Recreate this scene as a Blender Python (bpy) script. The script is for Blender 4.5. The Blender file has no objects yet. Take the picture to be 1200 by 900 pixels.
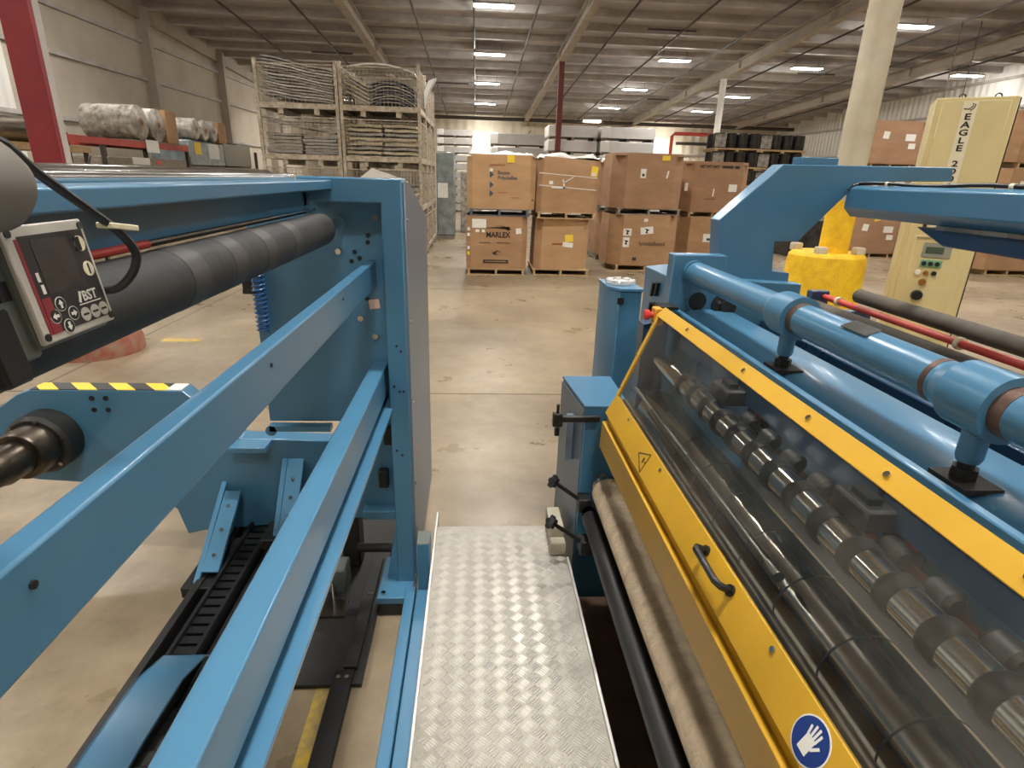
import bpy, bmesh, math, random
from mathutils import Vector, Matrix, noise
random.seed(7)
scene = bpy.context.scene
COL = scene.collection
PI = math.pi

# ------------------------------------------------------------------ camera
RX = Vector((0.9978576, -0.0587427, 0.02880107))      # camera right, in world axes
RU = Vector((-0.007114, 0.34019084, 0.94032951))      # camera up
RB = Vector((-0.06503535, -0.93851984, 0.33904412))   # camera back
cam = bpy.data.cameras.new('camera')
cam.sensor_width = 36.0
cam.lens = 671.0 / 1200.0 * 36.0
cam.clip_start = 0.02
cam.clip_end = 200
camo = bpy.data.objects.new('camera', cam)
COL.objects.link(camo)
camo.matrix_world = Matrix(((RX.x, RU.x, RB.x, 0), (RX.y, RU.y, RB.y, 0), (RX.z, RU.z, RB.z, 1.75), (0, 0, 0, 1)))
scene.camera = camo

# ------------------------------------------------------------------ world, exposure
w = bpy.data.worlds.new('world')
scene.world = w
w.use_nodes = True
w.node_tree.nodes['Background'].inputs[0].default_value = (1.0, 0.95, 0.88, 1)
w.node_tree.nodes['Background'].inputs[1].default_value = 0.15
vs = scene.view_settings
vs.view_transform = 'Standard'
vs.look = 'None'
vs.exposure = 0.4
vs.gamma = 1.0
vs.use_curve_mapping = False
LAMP_W = 125.0            # watts of each high-bay fixture
SPILL = 0.5              # extra light that leaves through the sides of the lens
LAMP_COL = (1.0, 0.97, 0.93)
H = 1.75                  # eye height; the hall's axes: X across the aisle, Y along it
SLOPE = 0.0444            # roof falls towards the far wall
def roof_z(y): return 7.15 - SLOPE * y

# ------------------------------------------------------------------ materials
def lin(r, g, b):
    f = lambda c: (c / 12.92 if c <= 0.04045 else ((c + 0.055) / 1.055) ** 2.4)
    return (f(r / 255), f(g / 255), f(b / 255), 1.0)
MATS = {}
def mat(name, rgb, rough=0.5, metal=0.0, var=0.0, vscale=6.0, bump=0.0, bscale=40.0, spec=0.5, rvar=0.0, stretch=None, rgb2=None, detail=4.0, coat=0.0):
    """paint / plastic / metal with a soft procedural variation of colour, gloss and relief"""
    if name in MATS: return MATS[name]
    m = bpy.data.materials.new(name); m.use_nodes = True
    nt = m.node_tree; N = nt.nodes; L = nt.links
    b = N['Principled BSDF']
    b.inputs['Base Color'].default_value = lin(*rgb)
    b.inputs['Roughness'].default_value = rough
    b.inputs['Metallic'].default_value = metal
    b.inputs['Specular IOR Level'].default_value = spec
    if coat: b.inputs['Coat Weight'].default_value = coat; b.inputs['Coat Roughness'].default_value = 0.12
    tc = N.new('ShaderNodeTexCoord'); src = tc.outputs['Object']
    if stretch:
        mp = N.new('ShaderNodeMapping'); mp.inputs['Scale'].default_value = stretch
        L.new(src, mp.inputs['Vector']); src = mp.outputs['Vector']
    if var > 0:
        nz = N.new('ShaderNodeTexNoise'); nz.inputs['Scale'].default_value = vscale; nz.inputs['Detail'].default_value = detail
        nz.inputs['Roughness'].default_value = 0.62
        L.new(src, nz.inputs['Vector'])
        rp = N.new('ShaderNodeValToRGB'); rp.color_ramp.elements[0].position = 0.3; rp.color_ramp.elements[1].position = 0.72
        c = lin(*rgb)
        if rgb2: c2 = lin(*rgb2)
        else: c2 = tuple(x * (1 - var) for x in c[:3]) + (1,)
        rp.color_ramp.elements[0].color = c2
        rp.color_ramp.elements[1].color = c if rgb2 else tuple(min(1, x * (1 + var * 0.5)) for x in c[:3]) + (1,)
        L.new(nz.outputs['Fac'], rp.inputs['Fac']); L.new(rp.outputs['Color'], b.inputs['Base Color'])
        if rvar:
            mr = N.new('ShaderNodeMapRange'); mr.inputs['To Min'].default_value = max(0.02, rough - rvar); mr.inputs['To Max'].default_value = min(1, rough + rvar)
            mr.inputs['From Min'].default_value = 0.3; mr.inputs['From Max'].default_value = 0.7
            L.new(nz.outputs['Fac'], mr.inputs['Value']); L.new(mr.outputs['Result'], b.inputs['Roughness'])
    if bump > 0:
        n2 = N.new('ShaderNodeTexNoise'); n2.inputs['Scale'].default_value = bscale; n2.inputs['Detail'].default_value = 3
        L.new(src, n2.inputs['Vector'])
        bp = N.new('ShaderNodeBump'); bp.inputs['Strength'].default_value = bump; bp.inputs['Distance'].default_value = 0.01
        L.new(n2.outputs['Fac'], bp.inputs['Height']); L.new(bp.outputs['Normal'], b.inputs['Normal'])
    MATS[name] = m
    return m
def emis(name, rgb, strength):
    m = bpy.data.materials.new(name); m.use_nodes = True
    b = m.node_tree.nodes['Principled BSDF']
    b.inputs['Base Color'].default_value = (0.8, 0.8, 0.8, 1)
    b.inputs['Emission Color'].default_value = rgb + (1,)
    b.inputs['Emission Strength'].default_value = strength
    return m
BLUE = mat('blue_machine_paint', (72, 122, 154), 0.32, var=0.05, vscale=3.0, bump=0.02, bscale=160, coat=0.25)
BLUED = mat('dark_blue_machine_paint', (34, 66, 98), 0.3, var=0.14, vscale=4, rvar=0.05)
BLUEG = mat('grey_blue_steel_and_lit_paint', (118, 134, 150), 0.38, metal=0.35, var=0.1, vscale=2.5)  # cover steel; also the lit grey of the low cabinet's left face
YEL = mat('yellow_guard_paint', (204, 158, 40), 0.38, var=0.12, vscale=5, rvar=0.06)
YELC = mat('yellow_painted_concrete', (246, 206, 30), 0.6, var=0.35, vscale=9, bump=0.5, bscale=60, rgb2=(222, 170, 24))
REDP = mat('red_column_paint', (132, 36, 42), 0.45, var=0.2, vscale=3)
REDR = mat('red_rod_paint', (205, 74, 66), 0.4, var=0.2, vscale=9)
REDW = mat('worn_red_concrete', (150, 52, 40), 0.75, var=0.6, vscale=10, rgb2=(150, 128, 105), bump=0.5)
CHROME = mat('chrome_steel', (205, 205, 202), 0.14, metal=1.0, var=0.06, vscale=2, rvar=0.04)
STEEL = mat('machined_steel', (150, 146, 140), 0.28, metal=1.0, var=0.12, vscale=8, rvar=0.08)
STEELD = mat('dark_oily_steel', (92, 84, 74), 0.38, metal=0.9, var=0.35, vscale=7, rvar=0.1)
RUST = mat('rusty_steel_band', (116, 92, 80), 0.5, metal=0.6, var=0.4, vscale=20)
ALU = mat('worn_shaded_aluminium', (170, 165, 154), 0.46, metal=0.35, var=0.3, vscale=3.5, rvar=0.08, rgb2=(142, 136, 124), bump=0.06, bscale=90)  # worn plate, base darkened for the shade between the raised bars
ALUB = mat('lit_aluminium_bars', (226, 223, 216), 0.32, metal=0.5, var=0.15, vscale=9)  # paler than the plate: the bars' bright lit edges put into the colour
BLACK = mat('black_plastic', (22, 22, 23), 0.42, var=0.15, vscale=10)
BLACKM = mat('black_oxide_metal', (30, 29, 28), 0.5, var=0.35, vscale=6, rvar=0.1)
GRIME = mat('grimy_black_plate', (40, 37, 33), 0.6, var=0.6, vscale=7, rgb2=(18, 17, 16))
FLSHADE = mat('brown_floor_shade', (116, 90, 70), 0.6, var=0.4, vscale=5)  # brown of the floor lying in shade, put into a colour
RUBBER = mat('black_rubber_sleeve', (44, 43, 41), 0.62, var=0.4, vscale=5, rgb2=(24, 24, 24), bump=0.2, bscale=25)
RUBG = mat('grey_rubber_sleeve', (86, 78, 68), 0.7, var=0.35, vscale=5, bump=0.2, bscale=30)
FELT = mat('brown_felt_sleeve', (200, 180, 152), 0.92, var=0.3, vscale=18, bump=0.5, bscale=80, stretch=(1, 1.3, 1))
GREYP = mat('light_grey_enclosure', (186, 182, 172), 0.5, var=0.06, vscale=8)
GREYG = mat('grey_green_enclosure', (92, 98, 92), 0.5, var=0.12, vscale=8)
TAUPE = mat('taupe_housing', (112, 106, 97), 0.6, var=0.12, vscale=8)
PANELB = mat('panel_black_foil', (46, 42, 42), 0.35, var=0.2, vscale=12)
PANELR = mat('panel_red_foil', (134, 42, 50), 0.4)
SCREEN = mat('dull_screen', (64, 58, 56), 0.25, var=0.25, vscale=30)
WHITE = mat('white_paper', (226, 223, 214), 0.7, var=0.1, vscale=14)
CREAMP = mat('cream_plastic_tie', (222, 214, 182), 0.55)
YELPAP = mat('yellow_paper', (232, 200, 60), 0.7)
INK = mat('black_ink', (46, 40, 36), 0.7)
INKR = mat('red_brown_ink', (150, 70, 48), 0.7)
INKG = mat('blue_grey_ink', (66, 80, 92), 0.7)
SIGNB = mat('sign_blue', (20, 52, 118), 0.4)
CARD = mat('brown_cardboard', (174, 138, 102), 0.82, var=0.2, vscale=1.6, rgb2=(152, 116, 82), stretch=(1, 1, 2.5))
CARD2 = mat('tan_cardboard', (186, 150, 110), 0.82, var=0.2, vscale=1.6, rgb2=(166, 130, 92), stretch=(1, 1, 2.5))
CARD3 = mat('dull_cardboard', (164, 128, 97), 0.84, var=0.2, vscale=1.6, rgb2=(144, 110, 82), stretch=(1, 1, 2.5))
CARDI = mat('cardboard_inside', (118, 88, 60), 0.9)
WOOD = mat('pale_pallet_wood', (196, 168, 124), 0.8, var=0.4, vscale=5, stretch=(1, 6, 6), rgb2=(150, 120, 84))
WOODB = mat('blue_grey_pallet_wood', (92, 98, 108), 0.8, var=0.4, vscale=5, stretch=(1, 6, 6))
WOODG = mat('grey_weathered_wood', (150, 140, 124), 0.85, var=0.4, vscale=5, stretch=(1, 6, 6), rgb2=(104, 96, 84))
FILM = mat('white_plastic_film', (228, 226, 220), 0.32, var=0.12, vscale=6)
SHEETW = mat('pale_grey_sheet', (212, 209, 206), 0.6, var=0.1, vscale=3)
SHEETG = mat('grey_sheet', (170, 166, 160), 0.6, var=0.12, vscale=3)
LINER = mat('grey_felted_board', (184, 180, 172), 0.8, var=0.3, vscale=4, rgb2=(130, 126, 120))
LINERD = mat('slate_grey_board', (104, 108, 118), 0.75, var=0.3, vscale=4)
LINERC = mat('cream_board', (206, 194, 164), 0.8, var=0.25, vscale=4)
GALV = mat('weathered_galvanised_wire', (204, 196, 180), 0.55, metal=0.3, var=0.45, vscale=14, rgb2=(144, 126, 102))
WRAPG = mat('stretch_wrapped_grey', (150, 158, 156), 0.22, var=0.25, vscale=4, rgb2=(96, 104, 104))
WRAPK = mat('stretch_wrapped_black', (62, 60, 58), 0.2, var=0.8, vscale=5, rgb2=(24, 24, 25))
WRAPL = mat('stretch_wrapped_pale', (182, 176, 164), 0.25, var=0.5, vscale=7, rgb2=(96, 90, 82))
CREAM = mat('cream_column_paint', (206, 198, 176), 0.55, var=0.22, vscale=3, rgb2=(178, 166, 140))
CABC = mat('cream_cabinet_paint', (214, 198, 146), 0.48, var=0.1, vscale=2)
CABW = mat('pale_label_stripe', (226, 218, 190), 0.5)
ROOFM = mat('roof_liner', (182, 176, 174), 0.8, var=0.25, vscale=0.6, rgb2=(156, 150, 147))
PURL = mat('purlin_grey', (190, 184, 178), 0.7, var=0.25, vscale=2, rgb2=(158, 152, 146))
RAFT = mat('rafter_paint', (172, 162, 148), 0.65, var=0.2, vscale=1.2)
WALLT = mat('tan_wall_sheet', (196, 186, 170), 0.8, var=0.25, vscale=0.7, rgb2=(174, 163, 146))
WALLC = mat('cream_wall_sheet', (214, 204, 182), 0.7, var=0.15, vscale=0.8)
WALLW = mat('white_wall_sheet', (214, 210, 200), 0.6, var=0.12, vscale=1.0)
PIPEK = mat('dark_pipe', (70, 62, 56), 0.6)
PIPER = mat('red_pipe', (196, 70, 58), 0.5)
ORANGE = mat('orange_plastic', (214, 150, 40), 0.5)
REDB = mat('red_button', (206, 60, 48), 0.4)
HOSE = mat('dull_red_hose', (150, 92, 76), 0.5, var=0.2, vscale=10)
HOSEB = mat('blue_coil_hose', (36, 92, 150), 0.35)
GREEN = mat('green_plate', (128, 176, 138), 0.5)
LCD = mat('lcd_screen', (70, 84, 72), 0.3)
GREYC = mat('display_bezel', (140, 142, 128), 0.5)
AMBER = mat('amber_knob', (140, 92, 30), 0.35)
LENS = emis('lamp_lens', (1.0, 0.95, 0.86), 14.0)

def mat_floor():
    m = bpy.data.materials.new('sealed_concrete'); m.use_nodes = True
    nt = m.node_tree; N = nt.nodes; L = nt.links; b = N['Principled BSDF']
    tc = N.new('ShaderNodeTexCoord')
    def nz(scale, detail, rough=0.6):
        n = N.new('ShaderNodeTexNoise'); n.inputs['Scale'].default_value = scale; n.inputs['Detail'].default_value = detail; n.inputs['Roughness'].default_value = rough
        L.new(tc.outputs['Object'], n.inputs['Vector']); return n
    a = nz(0.55, 6); c = nz(7.0, 6, 0.7); e = nz(1.7, 5, 0.7)
    r1 = N.new('ShaderNodeValToRGB'); r1.color_ramp.elements[0].position = 0.32; r1.color_ramp.elements[1].position = 0.68
    r1.color_ramp.elements[0].color = lin(116, 101, 80); r1.color_ramp.elements[1].color = lin(158, 142, 116)
    L.new(a.outputs['Fac'], r1.inputs['Fac'])
    r2 = N.new('ShaderNodeValToRGB'); r2.color_ramp.elements[0].position = 0.38; r2.color_ramp.elements[1].position = 0.6
    r2.color_ramp.elements[0].color = (0.68, 0.66, 0.63, 1); r2.color_ramp.elements[1].color = (1, 1, 1, 1)
    L.new(c.outputs['Fac'], r2.inputs['Fac'])
    mx = N.new('ShaderNodeMix'); mx.data_type = 'RGBA'; mx.blend_type = 'MULTIPLY'; mx.inputs['Factor'].default_value = 0.55
    L.new(r1.outputs['Color'], mx.inputs[6]); L.new(r2.outputs['Color'], mx.inputs[7])
    r3 = N.new('ShaderNodeValToRGB'); r3.color_ramp.elements[0].position = 0.28; r3.color_ramp.elements[1].position = 0.42
    r3.color_ramp.elements[0].color = (0.45, 0.42, 0.38, 1); r3.color_ramp.elements[1].color = (1, 1, 1, 1)
    L.new(e.outputs['Fac'], r3.inputs['Fac'])
    mx2 = N.new('ShaderNodeMix'); mx2.data_type = 'RGBA'; mx2.blend_type = 'MULTIPLY'; mx2.inputs['Factor'].default_value = 0.4
    L.new(mx.outputs[2], mx2.inputs[6]); L.new(r3.outputs['Color'], mx2.inputs[7])
    L.new(mx2.outputs[2], b.inputs['Base Color'])
    mr = N.new('ShaderNodeMapRange'); mr.inputs['To Min'].default_value = 0.26; mr.inputs['To Max'].default_value = 0.46
    mr.inputs['From Min'].default_value = 0.35; mr.inputs['From Max'].default_value = 0.65
    L.new(e.outputs['Fac'], mr.inputs['Value']); L.new(mr.outputs['Result'], b.inputs['Roughness'])
    bp = N.new('ShaderNodeBump'); bp.inputs['Strength'].default_value = 0.12; bp.inputs['Distance'].default_value = 0.01
    L.new(c.outputs['Fac'], bp.inputs['Height']); L.new(bp.outputs['Normal'], b.inputs['Normal'])
    return m
FLOOR = mat_floor()
def mat_ribbed(name, rgb, axis, period):
    """sheet cladding: fine pressed ribs as relief"""
    m = mat(name, rgb, 0.6, var=0.12, vscale=0.8)
    N = m.node_tree.nodes; L = m.node_tree.links
    tc = N.new('ShaderNodeTexCoord'); sx = N.new('ShaderNodeSeparateXYZ'); L.new(tc.outputs['Object'], sx.inputs[0])
    mu = N.new('ShaderNodeMath'); mu.operation = 'MULTIPLY'; mu.inputs[1].default_value = 2 * PI / period
    L.new(sx.outputs[axis], mu.inputs[0])
    sn = N.new('ShaderNodeMath'); sn.operation = 'SINE'; L.new(mu.outputs[0], sn.inputs[0])
    bp = N.new('ShaderNodeBump'); bp.inputs['Strength'].default_value = 0.7; bp.inputs['Distance'].default_value = 0.03
    L.new(sn.outputs[0], bp.inputs['Height']); L.new(bp.outputs['Normal'], N['Principled BSDF'].inputs['Normal'])
    return m
RIBX = mat_ribbed('ribbed_cream_cladding', (214, 204, 182), 0, 0.6)
RIBY = mat_ribbed('ribbed_white_cladding', (232, 229, 222), 1, 0.35)
def mat_glass():
    m = bpy.data.materials.new('dusty_clear_polycarbonate'); m.use_nodes = True
    nt = m.node_tree; N = nt.nodes; L = nt.links
    for n in list(N): N.remove(n)
    out = N.new('ShaderNodeOutputMaterial')
    tr = N.new('ShaderNodeBsdfTransparent'); tr.inputs[0].default_value = (0.92, 0.92, 0.90, 1)
    di = N.new('ShaderNodeBsdfDiffuse'); di.inputs[0].default_value = lin(196, 190, 176)
    gl = N.new('ShaderNodeBsdfGlossy'); gl.inputs['Roughness'].default_value = 0.12
    tc = N.new('ShaderNodeTexCoord'); nz = N.new('ShaderNodeTexNoise'); nz.inputs['Scale'].default_value = 6; nz.inputs['Detail'].default_value = 6
    L.new(tc.outputs['Object'], nz.inputs['Vector'])
    mr = N.new('ShaderNodeMapRange'); mr.inputs['From Min'].default_value = 0.38; mr.inputs['From Max'].default_value = 0.72
    mr.inputs['To Min'].default_value = 0.005; mr.inputs['To Max'].default_value = 0.06
    L.new(nz.outputs['Fac'], mr.inputs['Value'])
    m1 = N.new('ShaderNodeMixShader'); L.new(mr.outputs['Result'], m1.inputs[0]); L.new(tr.outputs[0], m1.inputs[1]); L.new(di.outputs[0], m1.inputs[2])
    lw = N.new('ShaderNodeLayerWeight'); lw.inputs[0].default_value = 0.5
    pw = N.new('ShaderNodeMath'); pw.operation = 'POWER'; pw.inputs[1].default_value = 4.0; L.new(lw.outputs['Facing'], pw.inputs[0])
    fr = N.new('ShaderNodeMath'); fr.operation = 'MULTIPLY_ADD'; fr.inputs[1].default_value = 0.35; fr.inputs[2].default_value = 0.03; L.new(pw.outputs[0], fr.inputs[0])
    m2 = N.new('ShaderNodeMixShader'); L.new(fr.outputs[0], m2.inputs[0]); L.new(m1.outputs[0], m2.inputs[1]); L.new(gl.outputs[0], m2.inputs[2])
    L.new(m2.outputs[0], out.inputs['Surface'])
    return m
GLASS = mat_glass()
def mat_hazard():
    m = mat('hazard_tape', (232, 200, 40), 0.5)
    N = m.node_tree.nodes; L = m.node_tree.links
    tc = N.new('ShaderNodeTexCoord'); sx = N.new('ShaderNodeSeparateXYZ'); L.new(tc.outputs['Object'], sx.inputs[0])
    ad = N.new('ShaderNodeMath'); ad.operation = 'ADD'; L.new(sx.outputs[0], ad.inputs[0]); L.new(sx.outputs[1], ad.inputs[1])
    mu = N.new('ShaderNodeMath'); mu.operation = 'MULTIPLY'; mu.inputs[1].default_value = 6.2; L.new(ad.outputs[0], mu.inputs[0])
    fr = N.new('ShaderNodeMath'); fr.operation = 'FRACT'; L.new(mu.outputs[0], fr.inputs[0])
    gt = N.new('ShaderNodeMath'); gt.operation = 'GREATER_THAN'; gt.inputs[1].default_value = 0.5; L.new(fr.outputs[0], gt.inputs[0])
    mx = N.new('ShaderNodeMix'); mx.data_type = 'RGBA'; mx.inputs[6].default_value = lin(236, 200, 60); mx.inputs[7].default_value = lin(40, 40, 40)
    L.new(gt.outputs[0], mx.inputs['Factor']); L.new(mx.outputs[2], N['Principled BSDF'].inputs['Base Color'])
    return m
HAZ = mat_hazard()

# ------------------------------------------------------------------ mesh helpers
def wloc(o):
    p = Vector((0, 0, 0))
    while o is not None:
        p += o.location; o = o.parent
    return p
class MB:
    def __init__(s): s.v = []; s.f = []
    def add(s, vs, fs):
        k = len(s.v); s.v += [tuple(p) for p in vs]; s.f += [tuple(i + k for i in f) for f in fs]; return s
    def box(s, x0, x1, y0, y1, z0, z1):
        return s.add([(x, y, z) for x in (x0, x1) for y in (y0, y1) for z in (z0, z1)],
                     [(0, 1, 3, 2), (4, 6, 7, 5), (0, 4, 5, 1), (2, 3, 7, 6), (0, 2, 6, 4), (1, 5, 7, 3)])
    def obox(s, c, ax, ay, az, hx, hy, hz):
        c = Vector(c); P = []
        for i in (-1, 1):
            for j in (-1, 1):
                for k in (-1, 1): P.append(c + Vector(ax) * hx * i + Vector(ay) * hy * j + Vector(az) * hz * k)
        return s.add(P, [(0, 1, 3, 2), (4, 6, 7, 5), (0, 4, 5, 1), (2, 3, 7, 6), (0, 2, 6, 4), (1, 5, 7, 3)])
    def prism(s, poly, axis, a0, a1):
        """poly in the two other axes: axis 'x' -> (y,z), 'y' -> (x,z), 'z' -> (x,y)"""
        n = len(poly)
        def P(p, a): return {'x': (a, p[0], p[1]), 'y': (p[0], a, p[1]), 'z': (p[0], p[1], a)}[axis]
        fs = [tuple(range(n)), tuple(range(2 * n - 1, n - 1, -1))]
        fs += [(i, i + n, (i + 1) % n + n, (i + 1) % n) for i in range(n)]
        return s.add([P(p, a0) for p in poly] + [P(p, a1) for p in poly], fs)
    def rings(s, pts, radii, n=24, cap=True, ref=None):
        pts = [Vector(p) for p in pts]; base = len(s.v); V = []; F = []
        up = None
        for i, p in enumerate(pts):
            a = pts[min(i + 1, len(pts) - 1)] - pts[max(i - 1, 0)]
            if a.length < 1e-9: a = pts[-1] - pts[0]
            a.normalize()
            if up is None:
                up = a.orthogonal().normalized()
            else:
                up = (up - a * up.dot(a))
                up = up.normalized() if up.length > 1e-6 else a.orthogonal().normalized()
            r = a.cross(up)
            for k in range(n):
                t = 2 * PI * k / n
                V.append(p + (up * math.cos(t) + r * math.sin(t)) * radii[i])
        for i in range(len(pts) - 1):
            for k in range(n):
                k2 = (k + 1) % n
                F.append((i * n + k, i * n + k2, (i + 1) * n + k2, (i + 1) * n + k))
        if cap:
            F.append(tuple(range(n - 1, -1, -1))); e = (len(pts) - 1) * n; F.append(tuple(range(e, e + n)))
        return s.add(V, F)
    def cyl(s, p0, p1, r, n=24, r1=None): return s.rings([p0, p1], [r, r if r1 is None else r1], n)
    def tube(s, path, r, n=8): return s.rings(path, [r] * len(path), n)
    def pipe(s, p0, p1, ro, ri, n=32):
        """hollow ring between p0 and p1"""
        p0 = Vector(p0); p1 = Vector(p1)
        a = (p1 - p0).normalized(); u = a.orthogonal().normalized(); v = a.cross(u); P = []; F = []
        for (c, r) in ((p0, ro), (p1, ro), (p1, ri), (p0, ri)):
            for k in range(n): t = 2 * PI * k / n; P.append(c + (u * math.cos(t) + v * math.sin(t)) * r)
        for i in range(4):
            for k in range(n): F.append((i * n + k, i * n + (k + 1) % n, ((i + 1) % 4) * n + (k + 1) % n, ((i + 1) % 4) * n + k))
        return s.add(P, F)
    def build(s, name, m, parent=None, bevel=0.0, smooth=35, seg=1, origin=None):
        me = bpy.data.meshes.new(name)
        if parent is not None: off = wloc(parent)
        elif origin is not None: off = Vector(origin)
        else:
            xs = [p[0] for p in s.v]; ys = [p[1] for p in s.v]; zs = [p[2] for p in s.v]
            off = Vector(((min(xs) + max(xs)) / 2, (min(ys) + max(ys)) / 2, min(zs)))
        me.from_pydata([(p[0] - off.x, p[1] - off.y, p[2] - off.z) for p in s.v], [], s.f)
        me.update()
        bm = bmesh.new(); bm.from_mesh(me); bmesh.ops.recalc_face_normals(bm, faces=bm.faces); bm.to_mesh(me); bm.free()
        if smooth:
            me.polygons.foreach_set('use_smooth', [True] * len(me.polygons)); me.set_sharp_from_angle(angle=math.radians(smooth))
        if m is not None: me.materials.append(m)
        o = bpy.data.objects.new(name, me); COL.objects.link(o)
        if parent is not None: o.parent = parent
        else: o.location = off
        if bevel:
            bv = o.modifiers.new('bevel', 'BEVEL'); bv.width = bevel; bv.segments = seg; bv.limit_method = 'ANGLE'; bv.angle_limit = math.radians(40)
        return o
def box(name, m, parent, x0, x1, y0, y1, z0, z1, bevel=0.0): return MB().box(x0, x1, y0, y1, z0, z1).build(name, m, parent, bevel)
def tag(o, label, cat=None, group=None, kind=None):
    if label: o['label'] = label
    if cat: o['category'] = cat
    if group: o['group'] = group
    if kind: o['kind'] = kind
    return o
def thing(name, label, cat, loc=(0, 0, 0), rz=0.0, group=None):
    o = bpy.data.objects.new(name, None); COL.objects.link(o); o.empty_display_size = 0.1
    o.location = loc; o.rotation_euler = (0, 0, rz)
    return tag(o, label, cat, group)
def struct(o): o['kind'] = 'structure'; return o
def copy_tree(o, parent=None):
    c = o.copy(); COL.objects.link(c)
    if parent is not None: c.parent = parent
    for ch in list(o.children): copy_tree(ch, c)
    return c
def place(c, loc, rz=0.0, label=None, group=None):
    c.location = loc; c.rotation_euler = (0, 0, rz)
    if label: c['label'] = label
    if group: c['group'] = group
    return c
def text(name, s, size, m, parent, loc, xdir, ydir, ext=0.0006, align='LEFT', sx=1.0, space=1.0, bold=0.0):
    """lettering as a thin solid mesh lying in the plane spanned by xdir and ydir (world axes)"""
    cu = bpy.data.curves.new(name, 'FONT'); cu.body = s; cu.size = size; cu.extrude = ext; cu.align_x = align; cu.resolution_u = 2
    cu.space_line = space; cu.offset = bold
    t = bpy.data.objects.new(name + '_tmp', cu)
    me = bpy.data.meshes.new_from_object(t)
    bpy.data.objects.remove(t); bpy.data.curves.remove(cu)
    X = Vector(xdir).normalized(); Y = Vector(ydir).normalized(); Z = X.cross(Y)
    off = Vector(loc) - wloc(parent)
    for v in me.vertices: v.co = X * (v.co.x * sx) + Y * v.co.y + Z * v.co.z + off
    me.materials.clear(); me.materials.append(m); me.name = name
    o = bpy.data.objects.new(name, me); COL.objects.link(o); o.parent = parent
    return o

# ------------------------------------------------------------------ the hall
X0, X1, Y0, Y1 = -10.6, 21.0, -6.0, 42.6
floor = struct(MB().box(X0, X1, Y0, Y1, -0.12, 0.0).build('floor', FLOOR))
for (a, b) in (((X0, 4.58), (X1, 4.62)), ((X0, 9.4), (X1, 9.43)), ((X0, 14.2), (X1, 14.23))):
    box('floor_joint', mat('joint_filler', (96, 82, 66), 0.8), floor, a[0], b[0], a[1], a[1] + 0.016, 0.0, 0.0015)
for x in (-3.62, 3.38, 10.4):
    box('floor_joint', MATS['joint_filler'], floor, x, x + 0.014, Y0, Y1, 0.0, 0.0016)
YLINE = mat('worn_yellow_floor_paint', (214, 178, 50), 0.6, var=0.8, vscale=16, rgb2=(150, 132, 98))
box('painted_floor_line', YLINE, floor, -0.56, -0.44, 0.2, 1.62, 0.0, 0.002)
box('painted_floor_line', YLINE, floor, -3.35, -2.95, 6.1, 6.22, 0.0, 0.002)
def wall(name, m, x0, x1, y0, y1, zt0, zt1, along):
    """wall slab whose top follows the roof"""
    mb = MB()
    if along == 'y': mb.prism([(y0, 0), (y1, 0), (y1, zt1), (y0, zt0)], 'x', x0, x1)
    else: mb.prism([(x0, 0), (x1, 0), (x1, zt1), (x0, zt0)], 'y', y0, y1)
    return struct(mb.build(name, m))
DK = 0.42
wl = wall('wall_left', WALLT, X0 - 0.2, X0, Y0, Y1, roof_z(Y0) + DK, roof_z(Y1) + DK, 'y')
wr = wall('wall_right', RIBY, X1, X1 + 0.2, Y0, Y1, roof_z(Y0) + DK, roof_z(Y1) + DK, 'y')
wb = wall('wall_back', RIBX, X0, X1, Y1, Y1 + 0.2, roof_z(Y1) + DK, roof_z(Y1) + DK, 'x')
wf = wall('wall_front', WALLC, X0, X1, Y0 - 0.2, Y0, roof_z(Y0) + DK, roof_z(Y0) + DK, 'x')
for z in (2.85, 4.37, 5.45):
    MB().box(X0, X0 + 0.09, Y0, Y1, z - 0.05, z + 0.05).build('girt', PURL, wl)
y = 4.4
while y < 42:
    MB().box(X0, X0 + 0.32, y - 0.11, y + 0.11, 0, roof_z(y) + 0.2).build('wall_column', RAFT, wl); y += 5.65
MB().prism([(Y0, roof_z(Y0) - 0.15), (Y1, roof_z(Y1) - 0.15), (Y1, roof_z(Y1) + DK), (Y0, roof_z(Y0) + DK)], 'x', X0, X0 + 0.14).build('eave_beam', RAFT, wl)
box('white_cladding_sheet', RIBY, wl, X0, X0 + 0.03, Y0, 15.2, 0.0, 5.2)
box('tall_lower_sheet', mat('pale_lower_cladding', (206, 196, 172), 0.7, var=0.2, vscale=0.5), wb, X0, X1, Y1 - 0.04, Y1, 0, 2.2)
for (x0, x1) in ((-9, -4), (11.5, 17)):
    box('girt', PURL, wb, x0, x1, Y1 - 0.1, Y1, 3.55, 3.65)
for x in (2.6, 9.6, 16.6):
    MB().cyl((x, Y1 - 0.1, 3.4), (x + 1.1, Y1 - 0.1, 4.8), 0.05, 8).build('wall_brace', RAFT, wb)
for z in (3.4, 4.9, 6.0): box('girt', PURL, wr, X1 - 0.1, X1, Y0, Y1, z - 0.05, z + 0.05)
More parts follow.
